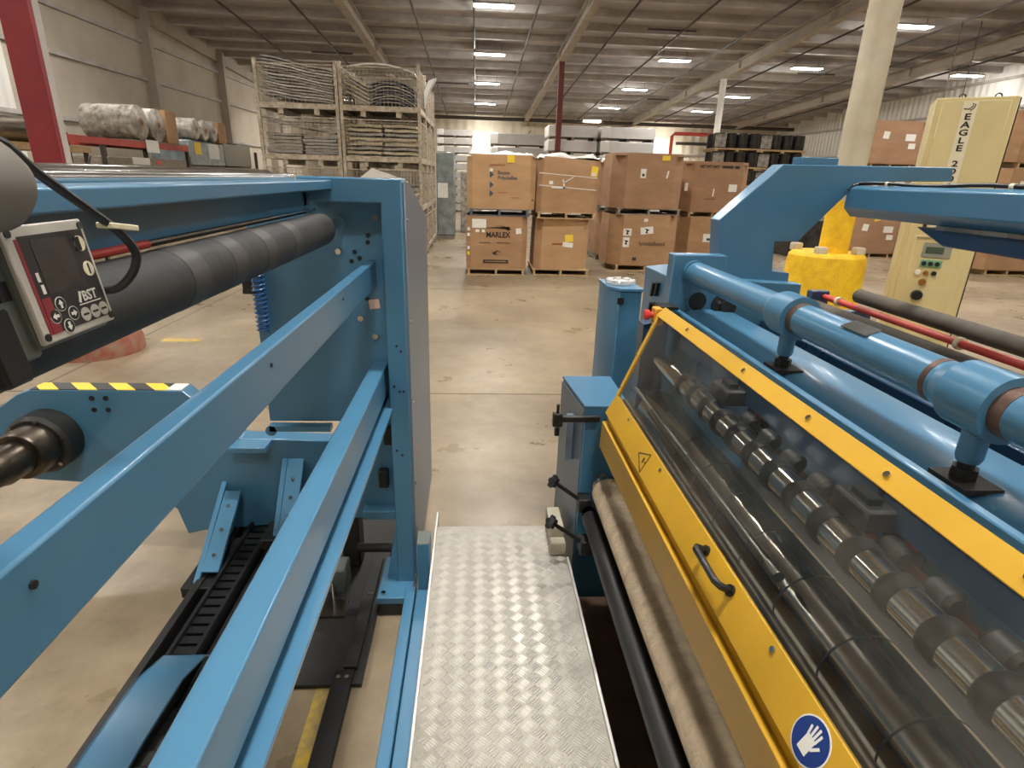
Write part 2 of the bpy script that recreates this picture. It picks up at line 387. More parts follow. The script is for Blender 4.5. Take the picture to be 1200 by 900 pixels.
# roof: deck, purlins, rafters, conduits
ceil = struct(MB().prism([(Y0, roof_z(Y0) + DK), (Y1, roof_z(Y1) + DK), (Y1, roof_z(Y1) + DK + 0.12), (Y0, roof_z(Y0) + DK + 0.12)], 'x', X0 - 0.2, X1 + 0.2).build('ceiling', ROOFM))
y = Y0 + 0.6
while y < Y1:
    z = roof_z(y) + DK
    MB().box(X0, X1, y, y + 0.07, z - 0.22, z).box(X0, X1, y + 0.07, y + 0.20, z - 0.22, z - 0.20).build('purlin', PURL, ceil); y += 1.5
for x in (-3.8, 3.2, 10.2, 17.1):
    mb = MB()
    for (hx, d0, d1) in ((0.13, -0.13, -0.17), (0.13, DK - 0.20, DK - 0.23), (0.02, DK - 0.2, -0.15)):
        mb.prism([(Y0, roof_z(Y0) + d1), (Y1, roof_z(Y1) + d1), (Y1, roof_z(Y1) + d0), (Y0, roof_z(Y0) + d0)], 'x', x - hx, x + hx)
    mb.build('rafter', RAFT, ceil)
    y = 0.4
    while y < Y1 - 1:
        z = roof_z(y); MB().box(x - 0.12, x + 0.12, y, y + 0.025, z - 0.14, z + DK - 0.2).build('rafter_stiffener', RAFT, ceil); y += 6.0
for x in (-7.6, -5.4, -1.9, -0.1, 1.75, 4.5, 6.6, 8.7, 11.7, 14.2, 15.9, 18.6):
    MB().cyl((x, Y0, roof_z(Y0) + 0.1), (x, 40.6, roof_z(40.6) + 0.1), 0.034, 8).build('conduit', PIPEK, ceil)
MB().cyl((X0, 40.3, roof_z(40.3) - 0.1), (X1, 40.3, roof_z(40.3) - 0.1), 0.11, 12).build('sprinkler_main', PIPEK, ceil)
for x, y in ((-6.5, 26), (-2, 31), (9.0, 33), (13.3, 26), (5.5, 21.0)):
    box('skylight_strip', PIPEK, ceil, x, x + 1.6, y, y + 0.05, roof_z(y) + 0.14, roof_z(y) + 0.2)
rp = tag(MB().tube([(12.75, 40.0, 0.0), (12.75, 40.0, 4.6), (12.9, 40.0, 4.75), (17.0, 40.0, 4.75)], 0.11, 12).build('standpipe', PIPER), 'red standpipe with a bend on the far wall beyond the boxes', 'pipe')
rp2 = tag(MB().tube([(13.2, 40.4, 4.2), (17.0, 40.4, 4.2), (17.15, 40.4, 4.1), (17.15, 40.4, 0.0)], 0.1, 10).build('standpipe', PIPEK), 'dark pipe bending down the far wall beside the red standpipe', 'pipe')

# ------------------------------------------------------------------ high-bay lamps
LPOS = [(0.47, 18.9), (0.47, 24.4), (0.47, 29.8), (0.47, 35.4), (0.47, 41.2), (7.45, 24.1), (7.45, 29.8), (7.45, 35.2), (7.45, 40.2),
        (12.9, 18.9), (12.8, 24.4), (12.8, 30.6), (12.8, 35.2), (12.8, 41.2), (19.4, 24.4),
        (0.47, 13.2), (0.47, 7.6), (0.47, 2.0), (0.47, -3.6), (7.45, 13.2), (7.45, 7.6), (7.45, 2.0), (12.9, 13.2), (12.9, 7.6),
        (-7.4, 4.2), (-7.4, 9.7), (-7.4, -1.4), (-7.4, 15.0), (-7.4, 30.6), (-7.4, 36.0), (7.45, -3.6)]
LAB = {0: 'nearest of the high-bay lamps in the row straight above the aisle', 1: 'second nearest high-bay lamp in the row above the aisle',
       2: 'third high-bay lamp in the row above the aisle', 3: 'fourth high-bay lamp in the row above the aisle, hanging before the far wall', 4: 'farthest high-bay lamp in the row above the aisle',
       5: 'nearest of the lamps between the two middle rafters', 6: 'second nearest of the lamps between the two middle rafters', 7: 'third of the lamps between the two middle rafters', 8: 'farthest of the lamps between the two middle rafters',
       9: 'large bright lamp right of the cream column', 10: 'bright lamp just left of the cream column', 11: 'lamp left of the cream column, second along its row', 12: 'lamp beside the thin white column, third along its row',
       13: 'small far lamp at the end of the right-hand row', 14: 'bright lamp hanging above the cream cabinet by the right wall'}
def make_lamp():
    t = thing('high_bay_lamp', None, 'lamp')
    MB().prism([(-0.2, 0.0), (0.2, 0.0), (0.13, 0.07), (-0.13, 0.07)], 'x', -0.6, 0.6).build('housing', mat('lamp_housing', (190, 186, 178), 0.5), t, 0.004)
    box('lens', LENS, t, -0.56, 0.56, -0.17, 0.17, -0.02, 0.002)
    la = bpy.data.lights.new('lamp_light', 'AREA'); la.shape = 'RECTANGLE'; la.size = 1.1; la.size_y = 0.34; la.energy = LAMP_W; la.color = LAMP_COL; la.spread = math.radians(135)
    lo = bpy.data.objects.new('lamp_light', la); COL.objects.link(lo); lo.parent = t; lo.location = (0, 0, -0.03)
    # light leaving the sides of the prismatic lens; the housing shades it upwards
    for gx in (-0.35, 0.35):
        lg = bpy.data.lights.new('lens_glow', 'POINT'); lg.shadow_soft_size = 0.06; lg.energy = LAMP_W * SPILL / 2; lg.color = LAMP_COL
        lo = bpy.data.objects.new('lens_glow', lg); COL.objects.link(lo); lo.parent = t; lo.location = (gx, 0, -0.10)
    for sx in (-0.45, 0.45): MB().cyl((sx, 0, 0.07), (sx, 0, 0.34), 0.008, 6).build('hanger', PIPEK, t)
    return t
lamp0 = make_lamp()
for i, (x, y) in enumerate(LPOS):
    o = lamp0 if i == 0 else copy_tree(lamp0)
    place(o, (x, y, roof_z(y)), 0.0, LAB.get(i, 'high-bay lamp hanging overhead out of the picture'), 'high-bay lamps under the roof')

# ------------------------------------------------------------------ columns
rc = thing('steel_column', 'tall red painted steel column rising by the left wall', 'column', (-3.78, 5.75, 0))
MB().box(-3.90, -3.66, 5.66, 5.72, 0.25, roof_z(5.7) - 0.15).build('shaft', REDP, rc, 0.004)
MB().box(-3.80, -3.66, 5.72, 5.80, 0.25, roof_z(5.7) - 0.15).build('web_edge', PURL, rc)
MB().rings([(-3.78, 5.75, 0), (-3.78, 5.75, 0.12), (-3.78, 5.75, 0.22), (-3.78, 5.75, 0.26)], [0.42, 0.42, 0.38, 0.3], 28).build('concrete_footing', REDW, rc)
cc = thing('steel_column', 'thick cream pipe column with a yellow painted foot in a yellow drum', 'column', (3.35, 5.3, 0))
MB().cyl((3.35, 5.3, 1.62), (3.35, 5.3, roof_z(5.3) - 0.15), 0.125, 32).build('shaft', CREAM, cc)
MB().cyl((3.35, 5.3, 1.181), (3.35, 5.3, 1.64), 0.127, 32).build('painted_foot', YELC, cc)
bd = thing('bollard_drum', 'fat yellow concrete drum around the foot of the cream column', 'bollard', (3.3, 5.3, 0))
MB().rings([(3.3, 5.3, 0), (3.3, 5.3, 1.08), (3.3, 5.3, 1.15), (3.3, 5.3, 1.18)], [0.34, 0.34, 0.33, 0.30], 36).build('drum', YELC, bd)
for dx, dy in ((-0.17, -0.17), (0.2, -0.15), (0.16, 0.2), (-0.2, 0.2)):
    box('anchor_cap', CREAM, bd, 3.3 + dx - 0.045, 3.3 + dx + 0.045, 5.3 + dy - 0.045, 5.3 + dy + 0.045, 1.17, 1.24, 0.01)
c2 = tag(MB().cyl((10.2, 26.0, 0), (10.2, 26.0, roof_z(26) - 0.15), 0.13, 16).build('steel_column', WALLW), 'slender white column standing behind the far cardboard boxes', 'column')
c3 = tag(MB().box(3.1, 3.3, 24.2, 24.4, 0, roof_z(24.3) - 0.15).build('steel_column', mat('dark_red_paint', (112, 52, 46), 0.6)), 'thin dark red column behind the stacked pale sheets', 'column')
c4 = tag(MB().box(12.65, 12.95, 20.0, 20.2, 0, roof_z(20) - 0.15).build('steel_column', REDP), 'dark red column edge beside the cream column, in front of the white wall', 'column')

# ------------------------------------------------------------------ left machine: unwinder
NEAR = -0.9
um = thing('unwinder_machine', 'blue steel unwinder frame with long beams and a black roller left of the walkway', 'machine', (-0.6, 1.0, 0))
ef = MB().prism([(-0.60, 1.735), (-0.252, 1.735), (-0.252, 0.09), (-0.325, 0.09), (-0.325, 1.655), (-0.60, 1.655)], 'y', 2.066, 2.19).build('end_frame', BLUE, um, 0.005, seg=2)
MB().prism([(-0.325, 0.36), (-0.325, 0.09), (-0.375, 0.09)], 'y', 2.10, 2.14).build('gusset', BLUE, ef)
MB().box(-0.40, -0.255, 1.96, 2.24, 0.06, 0.092).build('base_plate', BLUE, ef, 0.003)
MB().box(-0.395, -0.26, 1.965, 2.235, 0.0, 0.06).build('levelling_block', BLACKM, ef)
MB().cyl((-0.375, 1.985, 0.092), (-0.375, 1.985, 0.103), 0.009, 10).build('bolt', CHROME, ef)
pn = MB().prism([(-0.83, 0.79), (-0.83, 1.69), (-0.25, 1.69), (-0.25, 0.33), (-0.52, 0.33), (-0.52, 0.79)], 'y', 2.192, 2.215).build('side_panel', BLUE, um, 0.003)
for (x, z) in ((-0.367, 1.60), (-0.505, 1.476), (-0.438, 1.225), (-0.386, 1.155)):
    MB().cyl((x, 2.176, z), (x, 2.193, z), 0.011, 12).build('bolt', CHROME, pn)
for (x, z) in ((-0.447, 1.475), (-0.395, 1.535), (-0.397, 1.51), (-0.46, 1.44), (-0.43, 1.452), (-0.41, 1.30)):
    MB().cyl((x, 2.186, z), (x, 2.195, z), 0.008, 10).build('hole_plug', BLACK, pn)
for (x, z) in ((-0.305, 0.99), (-0.285, 0.97), (-0.27, 0.97), (-0.305, 0.72), (-0.285, 0.70), (-0.29, 1.15), (-0.275, 1.13)):
    MB().cyl((x, 2.063, z), (x, 2.068, z), 0.005, 8).build('hole_plug', BLACK, ef)
MB().obox((-0.385, 2.19, 1.28), (1, 0, 0.12), (0, 1, 0), (-0.12, 0, 1), 0.02, 0.002, 0.018).build('paper_tag', mat('pinkish_paper', (226, 196, 176), 0.7), pn)
sc_ = MB().prism([(2.08, 0.12), (2.95, 0.12), (2.95, 1.56), (2.20, 1.725), (2.08, 1.725)], 'x', -0.272, -0.243).build('side_cover', BLUEG, um, 0.002)
for z in (1.6, 1.24, 0.92, 0.56, 0.34): MB().cyl((-0.244, 2.095, z), (-0.236, 2.095, z), 0.007, 8).build('bolt', CHROME, sc_)
MB().box(-0.82, -0.58, 2.15, 2.19, 0.762, 0.785).cyl((-0.815, 2.15, 0.765), (-0.815, 2.19, 0.765), 0.022, 16).build('lift_handle', BLUE, pn)
MB().box(-0.86, -0.835, 2.17, 2.2, 1.32, 1.38).box(-0.86, -0.815, 2.165, 2.18, 1.315, 1.33).build('latch', BLACKM, pn)
hp = []
for i in range(15 * 14 + 1):
    t = i / 14 * 2 * PI; hp.append((-0.795 + 0.02 * math.cos(t), 2.15 + 0.02 * math.sin(t), 1.175 + i / 14 * 0.0165))
tag(MB().tube(hp, 0.0048, 6).build('coil_hose', HOSEB, um), 'blue coiled air hose at the edge of the side panel')
# long beams
MB().box(-0.404, -0.372, NEAR, 2.192, 1.349, 1.444).build('upper_beam', BLUE, um, 0.004, seg=2)
lb = MB().box(-0.4025, -0.3416, NEAR, 2.192, 0.937, 1.05).build('lower_beam', BLUE, um, 0.004, seg=2)
MB().box(-0.40, -0.316, NEAR, 2.192, 0.888, 0.90).box(-0.40, -0.385, NEAR, 2.192, 0.90, 0.94).build('lower_flange', BLUE, lb)
for y in (0.42, 1.02, 1.62):
    MB().cyl((-0.3725, y, 1.415), (-0.369, y, 1.415), 0.004, 8).build('hole_plug', BLACK, um)
tb = MB().prism([(-0.484, 1.725), (-0.484, 1.695), (-0.56, 1.695), (-0.56, 1.62), (-0.60, 1.62), (-0.60, 1.725)], 'y', NEAR, 2.07).build('top_beam', BLUE, um, 0.004, seg=2)
MB().cyl((-0.57, 2.062, 1.655), (-0.57, 2.05, 1.655), 0.012, 10).build('bolt', CHROME, tb)
MB().cyl((-0.675, NEAR, 1.717), (-0.675, 2.0, 1.717), 0.034, 32).build('idler_roller', CHROME, um)
MB().cyl((-0.585, NEAR, 1.732), (-0.585, 1.96, 1.732), 0.011, 20).build('idler_rod', CHROME, um)
MB().cyl((-0.622, NEAR, 1.728), (-0.622, 1.96, 1.728), 0.009, 20).build('idler_rod', STEELD, um)
MB().box(-0.74, -0.56, 1.99, 2.03, 1.64, 1.72).build('roller_bearing', BLUE, um, 0.004)
rl = MB().rings([(-0.5, NEAR, 1.576), (-0.5, 1.925, 1.576), (-0.5, 1.937, 1.576), (-0.5, 1.94, 1.576)], [0.051, 0.051, 0.046, 0.03], 48).build('rubber_roller', RUBBER, um)
MB().cyl((-0.5, 1.94, 1.576), (-0.5, 2.192, 1.576), 0.019, 24).build('roller_shaft', CHROME, rl)
MB().cyl((-0.5, 2.165, 1.576), (-0.5, 2.19, 1.576), 0.03, 24).build('shaft_collar', BLUE, rl)
SLV = mat('roller_tape', (60, 57, 53), 0.5, var=0.3, vscale=12)
for y in (0.95, 1.12, 1.30, 1.50): MB().cyl((-0.5, y, 1.576), (-0.5, y + 0.06, 1.576), 0.0515, 48).build('rubber_sleeve_seam', SLV, rl)
MB().cyl((-0.53, 0.2, 1.632), (-0.53, 2.0, 1.632), 0.006, 10).build('tension_rod', CHROME, um)
MB().cyl((-0.53, 0.60, 1.632), (-0.53, 0.98, 1.632), 0.0068, 10).build('tension_rod_sleeve', REDR, um)
# near end frame (behind the viewer's left shoulder)
MB().prism([(-0.83, 0.0), (-0.83, 1.735), (-0.25, 1.735), (-0.25, 0.0)], 'y', NEAR - 0.12, NEAR + 0.02).build('near_end_frame', BLUE, um, 0.005)
# floor gear of the unwinder
MB().box(-0.64, -0.40, 1.60, 2.75, 0.004, 0.02).build('floor_plate', GRIME, um)
st = MB().box(-0.505, -0.435, NEAR, 1.66, 0.004, 0.03).box(-0.475, -0.425, 1.66, 2.3, 0.02, 0.04).build('floor_strip', BLACKM, um, 0.002)
for (x, y, z) in ((-0.485, 1.62, 0.03), (-0.455, 1.62, 0.03), (-0.45, 2.05, 0.04), (-0.435, 2.05, 0.04)): MB().cyl((x, y, z), (x, y, z + 0.006), 0.008, 10).build('stud', CHROME, st)
MB().box(-0.61, -0.53, 2.0, 2.1, 0.09, 0.2).build('valve_block', GREYG, um, 0.006)
MB().cyl((-0.575, 1.98, 0.02), (-0.575, 1.98, 0.16), 0.01, 10).build('valve_stem', CHROME, um)
MB().box(-0.64, -0.53, 1.93, 2.03, 0.018, 0.03).build('valve_foot', STEELD, um)
MB().box(-0.60, -0.52, 2.25, 2.36, 0.03, 0.3).build('motor_block', GRIME, um, 0.01)
MB().cyl((-0.50, 2.13, 0.22), (-0.36, 2.13, 0.22), 0.02, 12).build('hydraulic_line', BLACKM, um)
MB().box(-0.47, -0.33, 2.13, 2.19, 0.36, 0.40).build('cross_bracket', BLUE, um, 0.003)
MB().box(-0.40, -0.36, 2.15, 2.19, 0.50, 0.58).build('switch_block', BLACKM, um, 0.004)
MB().box(-0.37, -0.335, 2.15, 2.19, 0.70, 0.78).build('switch_block', BLACKM, um, 0.004)
# drag chain in its tray
for (x0, x1, h) in ((-1.17, -1.14, 0.11), (-1.11, -1.09, 0.08), (-0.96, -0.94, 0.1)):
    MB().box(x0, x1, 0.5, 2.75, 0.0, h).build('tray_rail', BLACKM, um, 0.002)
MB().box(-1.17, -0.94, 0.5, 2.75, 0.0, 0.012).build('tray_floor', GRIME, um)
lk = None
for i in range(34):
    y = 0.95 + i * 0.05
    if lk is None:
        lk = MB().box(-1.07, -0.98, y, y + 0.036, 0.05, 0.125).box(-1.075, -1.062, y - 0.006, y + 0.044, 0.04, 0.145).box(-0.985, -0.972, y - 0.006, y + 0.044, 0.04, 0.145).build('chain_link', BLACK, um)
    else:
        c = lk.copy(); COL.objects.link(c); c.location.y = i * 0.05
cv = MB()
prof = [(0.80, 0.30), (1.15, 0.31), (1.38, 0.30), (1.52, 0.25), (1.60, 0.17)]
cv.prism(prof + [(a, b - 0.008) for a, b in reversed(prof)], 'x', -0.97, -0.875).prism([(0.8, 0.02), (0.8, 0.30), (1.15, 0.31), (1.38, 0.30), (1.52, 0.25), (1.6, 0.17), (1.6, 0.02)], 'x', -1.01, -1.002)
cv.prism(prof + [(a, b - 0.008) for a, b in reversed(prof)], 'x', -1.01, -0.97)
tag(cv.build('chain_cover', BLUE, um), 'curved blue sheet cover over the drag chain')
for i in range(9):
    y = 0.86 + i * 0.05
    MB().box(-0.87, -0.80, y, y + 0.042, 0.18, 0.33 - 0.008 * i).build('chain_link', BLACK, um)
# swing arm with chuck, carried on the floor rails
arm = MB().prism([(-2.25, 0.62), (-1.99, 0.80), (-1.93, 0.822), (-1.29, 0.822), (-1.07, 0.59), (-0.60, 0.575), (-0.60, 0.16), (-1.30, 0.10), (-1.38, 0.08), (-1.41, 0.22), (-1.72, 0.36), (-2.0, 0.38), (-2.25, 0.44)], 'y', 2.45, 2.54).build('swing_arm', BLUE, um, 0.004)
box('hazard_tape', HAZ, arm, -1.93, -1.36, 2.452, 2.538, 0.822, 0.825)
box('paper_tag', WHITE, arm, -1.36, -1.295, 2.455, 2.535, 0.822, 0.825)
for (x, z) in ((-1.68, 0.785), (-1.62, 0.785), (-1.68, 0.73), (-1.62, 0.73)): MB().cyl((x, 2.446, z), (x, 2.452, z), 0.011, 10).build('hole_plug', BLACK, arm)
MB().box(-1.09, -0.93, 2.36, 2.46, 0.56, 0.585).build('arm_ledge', BLUE, arm, 0.002)
MB().rings([(-1.885, 2.45, 0.6), (-1.885, 2.36, 0.6), (-1.885, 2.345, 0.6)], [0.135, 0.135, 0.12], 40).build('chuck_flange', BLACKM, arm)
ck = MB().rings([(-1.885, 2.345, 0.6), (-1.885, 2.25, 0.6), (-1.885, 2.24, 0.6), (-1.885, 2.24, 0.6), (-1.885, 2.14, 0.6), (-1.885, 2.12, 0.6), (-1.885, 2.05, 0.6), (-1.885, 2.0, 0.6)], [0.105, 0.105, 0.098, 0.075, 0.075, 0.066, 0.055, 0.02], 36).build('chuck', STEELD, arm)
for k in range(6):
    a = k * PI / 3 + 0.3
    MB().cyl((-1.885 + 0.118 * math.cos(a), 2.35, 0.6 + 0.118 * math.sin(a)), (-1.885 + 0.118 * math.cos(a), 2.338, 0.6 + 0.118 * math.sin(a)), 0.009, 8).build('chuck_bolt', STEEL, arm)
for (x, y0_, z0_) in ((-1.17, 2.06, 0.10), (-0.88, 2.22, 0.22)):
    br = MB().prism([(2.45, z0_ + 0.27), (2.45, z0_), (y0_, z0_)], 'x', x - 0.012, x + 0.012).build('arm_bracket', BLUE, um, 0.002)
    dv = Vector((0, 2.45 - y0_, 0.25)).normalized(); nv = Vector((1, 0, 0)).cross(dv)
    MB().obox((x + 0.05, (2.45 + y0_) / 2, z0_ + 0.13), (1, 0, 0), dv, nv, 0.035, 0.19, 0.008).build('bracket_plate', BLUE, br)
    MB().box(x - 0.05, x + 0.1, y0_ - 0.03, 2.45, z0_ - 0.05, z0_).build('bracket_foot', BLACKM, br, 0.003)
    for t in (0.25, 0.5, 0.75):
        p = Vector((x + 0.05, y0_ + (2.45 - y0_) * t, z0_ + 0.25 * t)) + nv * 0.012
        MB().cyl(p, p + nv * 0.008, 0.008, 8).build('bolt', CHROME, br)
# blue floor rails beside the walkway
fr = tag(MB().box(-0.285, -0.245, -0.6, 2.02, 0.0, 0.10).box(-0.245, -0.240, -0.6, 2.02, 0.0, 0.12).build('floor_rail', BLUE, None, 0.003), 'narrow blue floor rail along the unwinder side of the walkway', 'rail')
fr2 = tag(MB().box(-0.236, -0.185, -0.6, 1.98, 0.0, 0.118).build('floor_rail', BLUE, None, 0.004), 'wider blue floor rail touching the left rim of the walkway', 'rail')
sb = tag(MB().box(-0.232, -0.180, 1.985, 2.08, 0.0, 0.335).build('support_block', BLUE, None, 0.003), 'dark blue upright block between the unwinder post and the walkway', 'block')
sb2 = MB().box(-0.231, -0.181, 1.986, 2.079, 0.3351, 0.338).build('worn_top', GREYG, sb)

# ------------------------------------------------------------------ walkway of checker plate
wk = thing('walkway', 'aluminium checker plate walkway between the two machines', 'walkway', (0.11, 1.0, 0))
MB().box(-0.158, 0.376, -0.6, 2.165, 0.292, 0.30).build('tread_plate', ALU, wk)
MB().box(-0.168, -0.158, -0.6, 2.27, 0.24, 0.309).build('rim', ALUB, wk, 0.002)
MB().box(0.376, 0.386, -0.6, 1.93, 0.24, 0.312).build('rim', ALUB, wk, 0.002)
for y in (-0.5, 0.7, 2.0): MB().box(-0.15, 0.37, y, y + 0.06, 0.23, 0.292).build('cross_member', BLACKM, wk)
for x in (-0.14, 0.33):
    for y in (-0.48, 2.02): MB().box(x, x + 0.035, y, y + 0.035, 0, 0.23).build('leg', BLACKM, wk)
tp = MB(); pitch = 0.066; r2 = math.sqrt(0.5)
def tread_bar(cx, cy, ang, L, wd, hgt):
    c, s = math.cos(ang), math.sin(ang); P = []
    for (u, v, z) in ((-L, 0, 0), (-L * 0.45, wd, 0), (L * 0.45, wd, 0), (L, 0, 0), (L * 0.45, -wd, 0), (-L * 0.45, -wd, 0), (-L * 0.6, 0, hgt), (L * 0.6, 0, hgt)):
        P.append((cx + u * c - v * s, cy + u * s + v * c, 0.30 + z))
    tp.add(P, [(0, 1, 6), (1, 2, 7, 6), (2, 3, 7), (3, 4, 7), (4, 5, 6, 7), (5, 0, 6)])
for i in range(17):
    for j in range(60):
        cx = -0.158 + 0.012 + i * 0.0335; cy = -0.58 + j * 0.047 + (0.0235 if i % 2 else 0.0)
        if cx > 0.372 or cy > 2.145: continue
        ang = math.radians(42) if i % 2 == 0 else math.radians(-42)
        ca, sa = math.cos(ang), math.sin(ang)
        for k in range(-2, 3):
            x_, y_ = cx - sa * k * 0.0076, cy + ca * k * 0.0076
            if -0.145 < x_ < 0.363: tread_bar(x_, y_, ang, 0.018, 0.0026, 0.0026)
tag(tp.build('tread_pattern', ALUB, wk, smooth=0), None, kind='stuff')
gb = tag(MB().box(0.315, 0.372, 2.0, 2.16, 0.303, 0.40).box(0.312, 0.374, 1.945, 1.995, 0.303, 0.36).build('packing_block', mat('grey_cream_block', (176, 168, 148), 0.7, var=0.2, vscale=9), None, 0.004), 'pale grey block lying on the far end of the walkway by the cabinet', 'block')

# ------------------------------------------------------------------ right machine: slitter
NR = -0.8
sm = thing('slitter_machine', 'blue slitting machine with yellow guard and clear window right of the walkway', 'machine', (0.9, 1.0, 0))
# guard: yellow hood with dusty window
gd = MB()
gd.prism([(0.645, 1.351), (0.615, 1.3235), (0.622, 1.318), (0.652, 1.345)], 'y', NR, 1.885)
gd.prism([(0.507, 1.035), (0.470, 0.962), (0.478, 0.958), (0.515, 1.031)], 'y', NR, 1.885)
gd.prism([(0.620, 1.330), (0.504, 1.034), (0.512, 1.030), (0.628, 1.326)], 'y', 1.862, 1.885)
gd.prism([(0.620, 1.330), (0.504, 1.034), (0.512, 1.030), (0.628, 1.326)], 'y', NR, NR + 0.03)
guard = tag(gd.build('guard_hood', YEL, sm, 0.0015), 'yellow sheet metal guard frame')
tag(MB().prism([(0.616, 1.320), (0.508, 1.036), (0.511, 1.0345), (0.619, 1.3185)], 'y', NR + 0.03, 1.864).build('window_pane', GLASS, guard), 'dusty clear plastic window of the guard')
MB().prism([(0.4795, 0.965), (0.4795, 0.895), (0.484, 0.895), (0.484, 0.965)], 'y', NR, 1.88).build('guard_web', YEL, guard)
lp = MB().prism([(0.4625, 0.929), (0.460, 0.828), (0.466, 0.828), (0.468, 0.9255), (0.48, 0.9255), (0.48, 0.929)], 'y', NR, 1.885).build('lower_panel', YEL, sm, 0.0012)
bx_, bz_ = Vector((0.4965, 0, 1.0165)), None
gdn = Vector((-0.892, 0, 0.452)); gdd = Vector((-0.452, 0, -0.892))       # normal and fall line of the yellow band
def bandp(t, y, h=0.0):  # t: 0 upper edge .. 1 lower edge of the band
    return Vector((0.507, y, 1.035)) + Vector((-0.037, 0, -0.073)) * t + gdn * h
for y in (1.68, 1.34, 0.72, 0.2):
    p = bandp(0.18, y); MB().cyl(p, p + gdn * 0.004, 0.0055, 10).build('screw', CHROME, guard)
tn = Vector((-0.68, 0, 0.733))
for y in (1.62, 1.24, 0.96, 0.74, 0.5):
    p = Vector((0.631, y, 1.338)); MB().cyl(p, p + tn * 0.005, 0.0055, 10).build('screw', CHROME, guard)
for t in (0.1, 0.5, 0.9):
    p = Vector((0.620 - 0.116 * t, 1.874, 1.330 - 0.296 * t)); n_ = Vector((-0.93, 0, 0.365)); MB().cyl(p, p + n_ * 0.004, 0.004, 8).build('screw', CHROME, guard)
hb = MB(); a_ = bandp(0.30, 1.00); b_ = bandp(0.30, 0.875)
hb.tube([a_, a_ + gdn * 0.026, bandp(0.3, 0.988, 0.034), bandp(0.3, 0.887, 0.034), b_ + gdn * 0.026, b_], 0.0075, 8)
hb.cyl(a_, a_ + gdn * 0.006, 0.012, 10).cyl(b_, b_ + gdn * 0.006, 0.012, 10)
tag(hb.build('handle', BLACK, guard), 'black plastic bow handle')
# warning triangle, outlined
tri = [(0.55, 1.50), (0.18, 1.43), (0.92, 1.43)]
mb = MB()
for k in range(3):
    A = bandp(tri[k][0], tri[k][1], 0.0006); B = bandp(tri[(k + 1) % 3][0], tri[(k + 1) % 3][1], 0.0006); d_ = (B - A).normalized()
    mb.obox((A + B) / 2, d_, d_.cross(gdn), gdn, (B - A).length / 2, 0.0016, 0.0004)
mb.obox(bandp(0.55, 1.452, 0.0006), gdd, Vector((0, 1, 0)), gdn, 0.008, 0.0035, 0.0004).obox(bandp(0.55, 1.438, 0.0006), gdd, Vector((0, 1, 0)), gdn, 0.002, 0.0035, 0.0004)
tag(mb.build('warning_triangle', INK, guard), 'black outlined warning triangle sticker')
# round blue glove sign
def disc(name, c, r, h0, h1, m, n=32):
    return MB().cyl(c + gdn * h0, c + gdn * h1, r, n).build(name, m, guard)
sc0 = bandp(0.52, 0.575)
disc('sign_rim', sc0, 0.036, 0.0002, 0.0008, WHITE); tag(disc('glove_sign', sc0, 0.0335, 0.0008, 0.0014, SIGNB), 'round blue sign with a white hand')
yy = Vector((0, 1, 0)); uu = -gdd
def hp_(a, b): return sc0 + (-yy) * a + uu * b + gdn * 0.0017     # a to the right, b upwards on the band
mb = MB()
def bar(p, q, wd): 
    d_ = (q - p).normalized(); mb.obox((p + q) / 2, d_, d_.cross(gdn), gdn, (q - p).length / 2, wd, 0.0003)
for (a0, b0, a1, b1) in ((-0.009, 0.004, -0.0125, 0.018), (-0.0035, 0.006, -0.005, 0.024), (0.002, 0.006, 0.0025, 0.025), (0.0075, 0.004, 0.0095, 0.021)):
    bar(hp_(a0, b0), hp_(a1, b1), 0.0019)
bar(hp_(0.0085, -0.008), hp_(0.018, 0.006), 0.0022); bar(hp_(-0.001, -0.022), hp_(-0.001, 0.006), 0.0095)
mb.build('hand_symbol', WHITE, guard)
# rollers in front of the guard
fl = MB().rings([(0.505, NR, 0.64), (0.505, 1.87, 0.64), (0.505, 1.872, 0.64)], [0.06, 0.06, 0.052], 48).build('felt_roller', FELT, sm)
MB().cyl((0.505, 1.872, 0.64), (0.505, 1.905, 0.64), 0.054, 32).build('end_cap', STEEL, fl)
MB().cyl((0.505, 1.905, 0.64), (0.505, 1.985, 0.64), 0.02, 20).build('roller_shaft', STEELD, fl)
bk = MB().cyl((0.446, NR, 0.535), (0.446, 1.86, 0.535), 0.033, 36).build('black_roller', BLACKM, sm)
MB().cyl((0.446, 1.86, 0.535), (0.446, 1.985, 0.535), 0.013, 16).build('roller_shaft', CHROME, bk)
MB().cyl((0.446, 1.90, 0.535), (0.446, 1.93, 0.535), 0.028, 20).build('bearing', BLACKM, bk)
for (kx, ky, kz, tx, ty, tz) in ((0.300, 1.90, 0.672, 0.43, 1.93, 0.56), (0.279, 1.76, 0.585, 0.42, 1.80, 0.46)):
    kn = MB(); K = Vector((kx, ky, kz)); T = Vector((tx, ty, tz)); ax_ = (T - K).normalized(); e1 = ax_.orthogonal().normalized(); e2 = ax_.cross(e1)
    kn.rings([K - ax_ * 0.010, K - ax_ * 0.006, K + ax_ * 0.008, K + ax_ * 0.016], [0.012, 0.020, 0.020, 0.010], 20)
    for q in range(5):
        p = K + (e1 * math.cos(q * 2 * PI / 5) + e2 * math.sin(q * 2 * PI / 5)) * 0.018; kn.cyl(p - ax_ * 0.007, p + ax_ * 0.007, 0.009, 10)
    k_ = kn.build('star_knob', BLACK, sm)
    MB().cyl(K + ax_ * 0.01, T, 0.008, 10).build('knob_stem', BLACKM, k_)
    MB().obox(T, (1, 0, 0), (0, 1, 0), (0, 0, 1), 0.025, 0.03, 0.03).build('clamp_block', BLACKM, k_, 0.004)
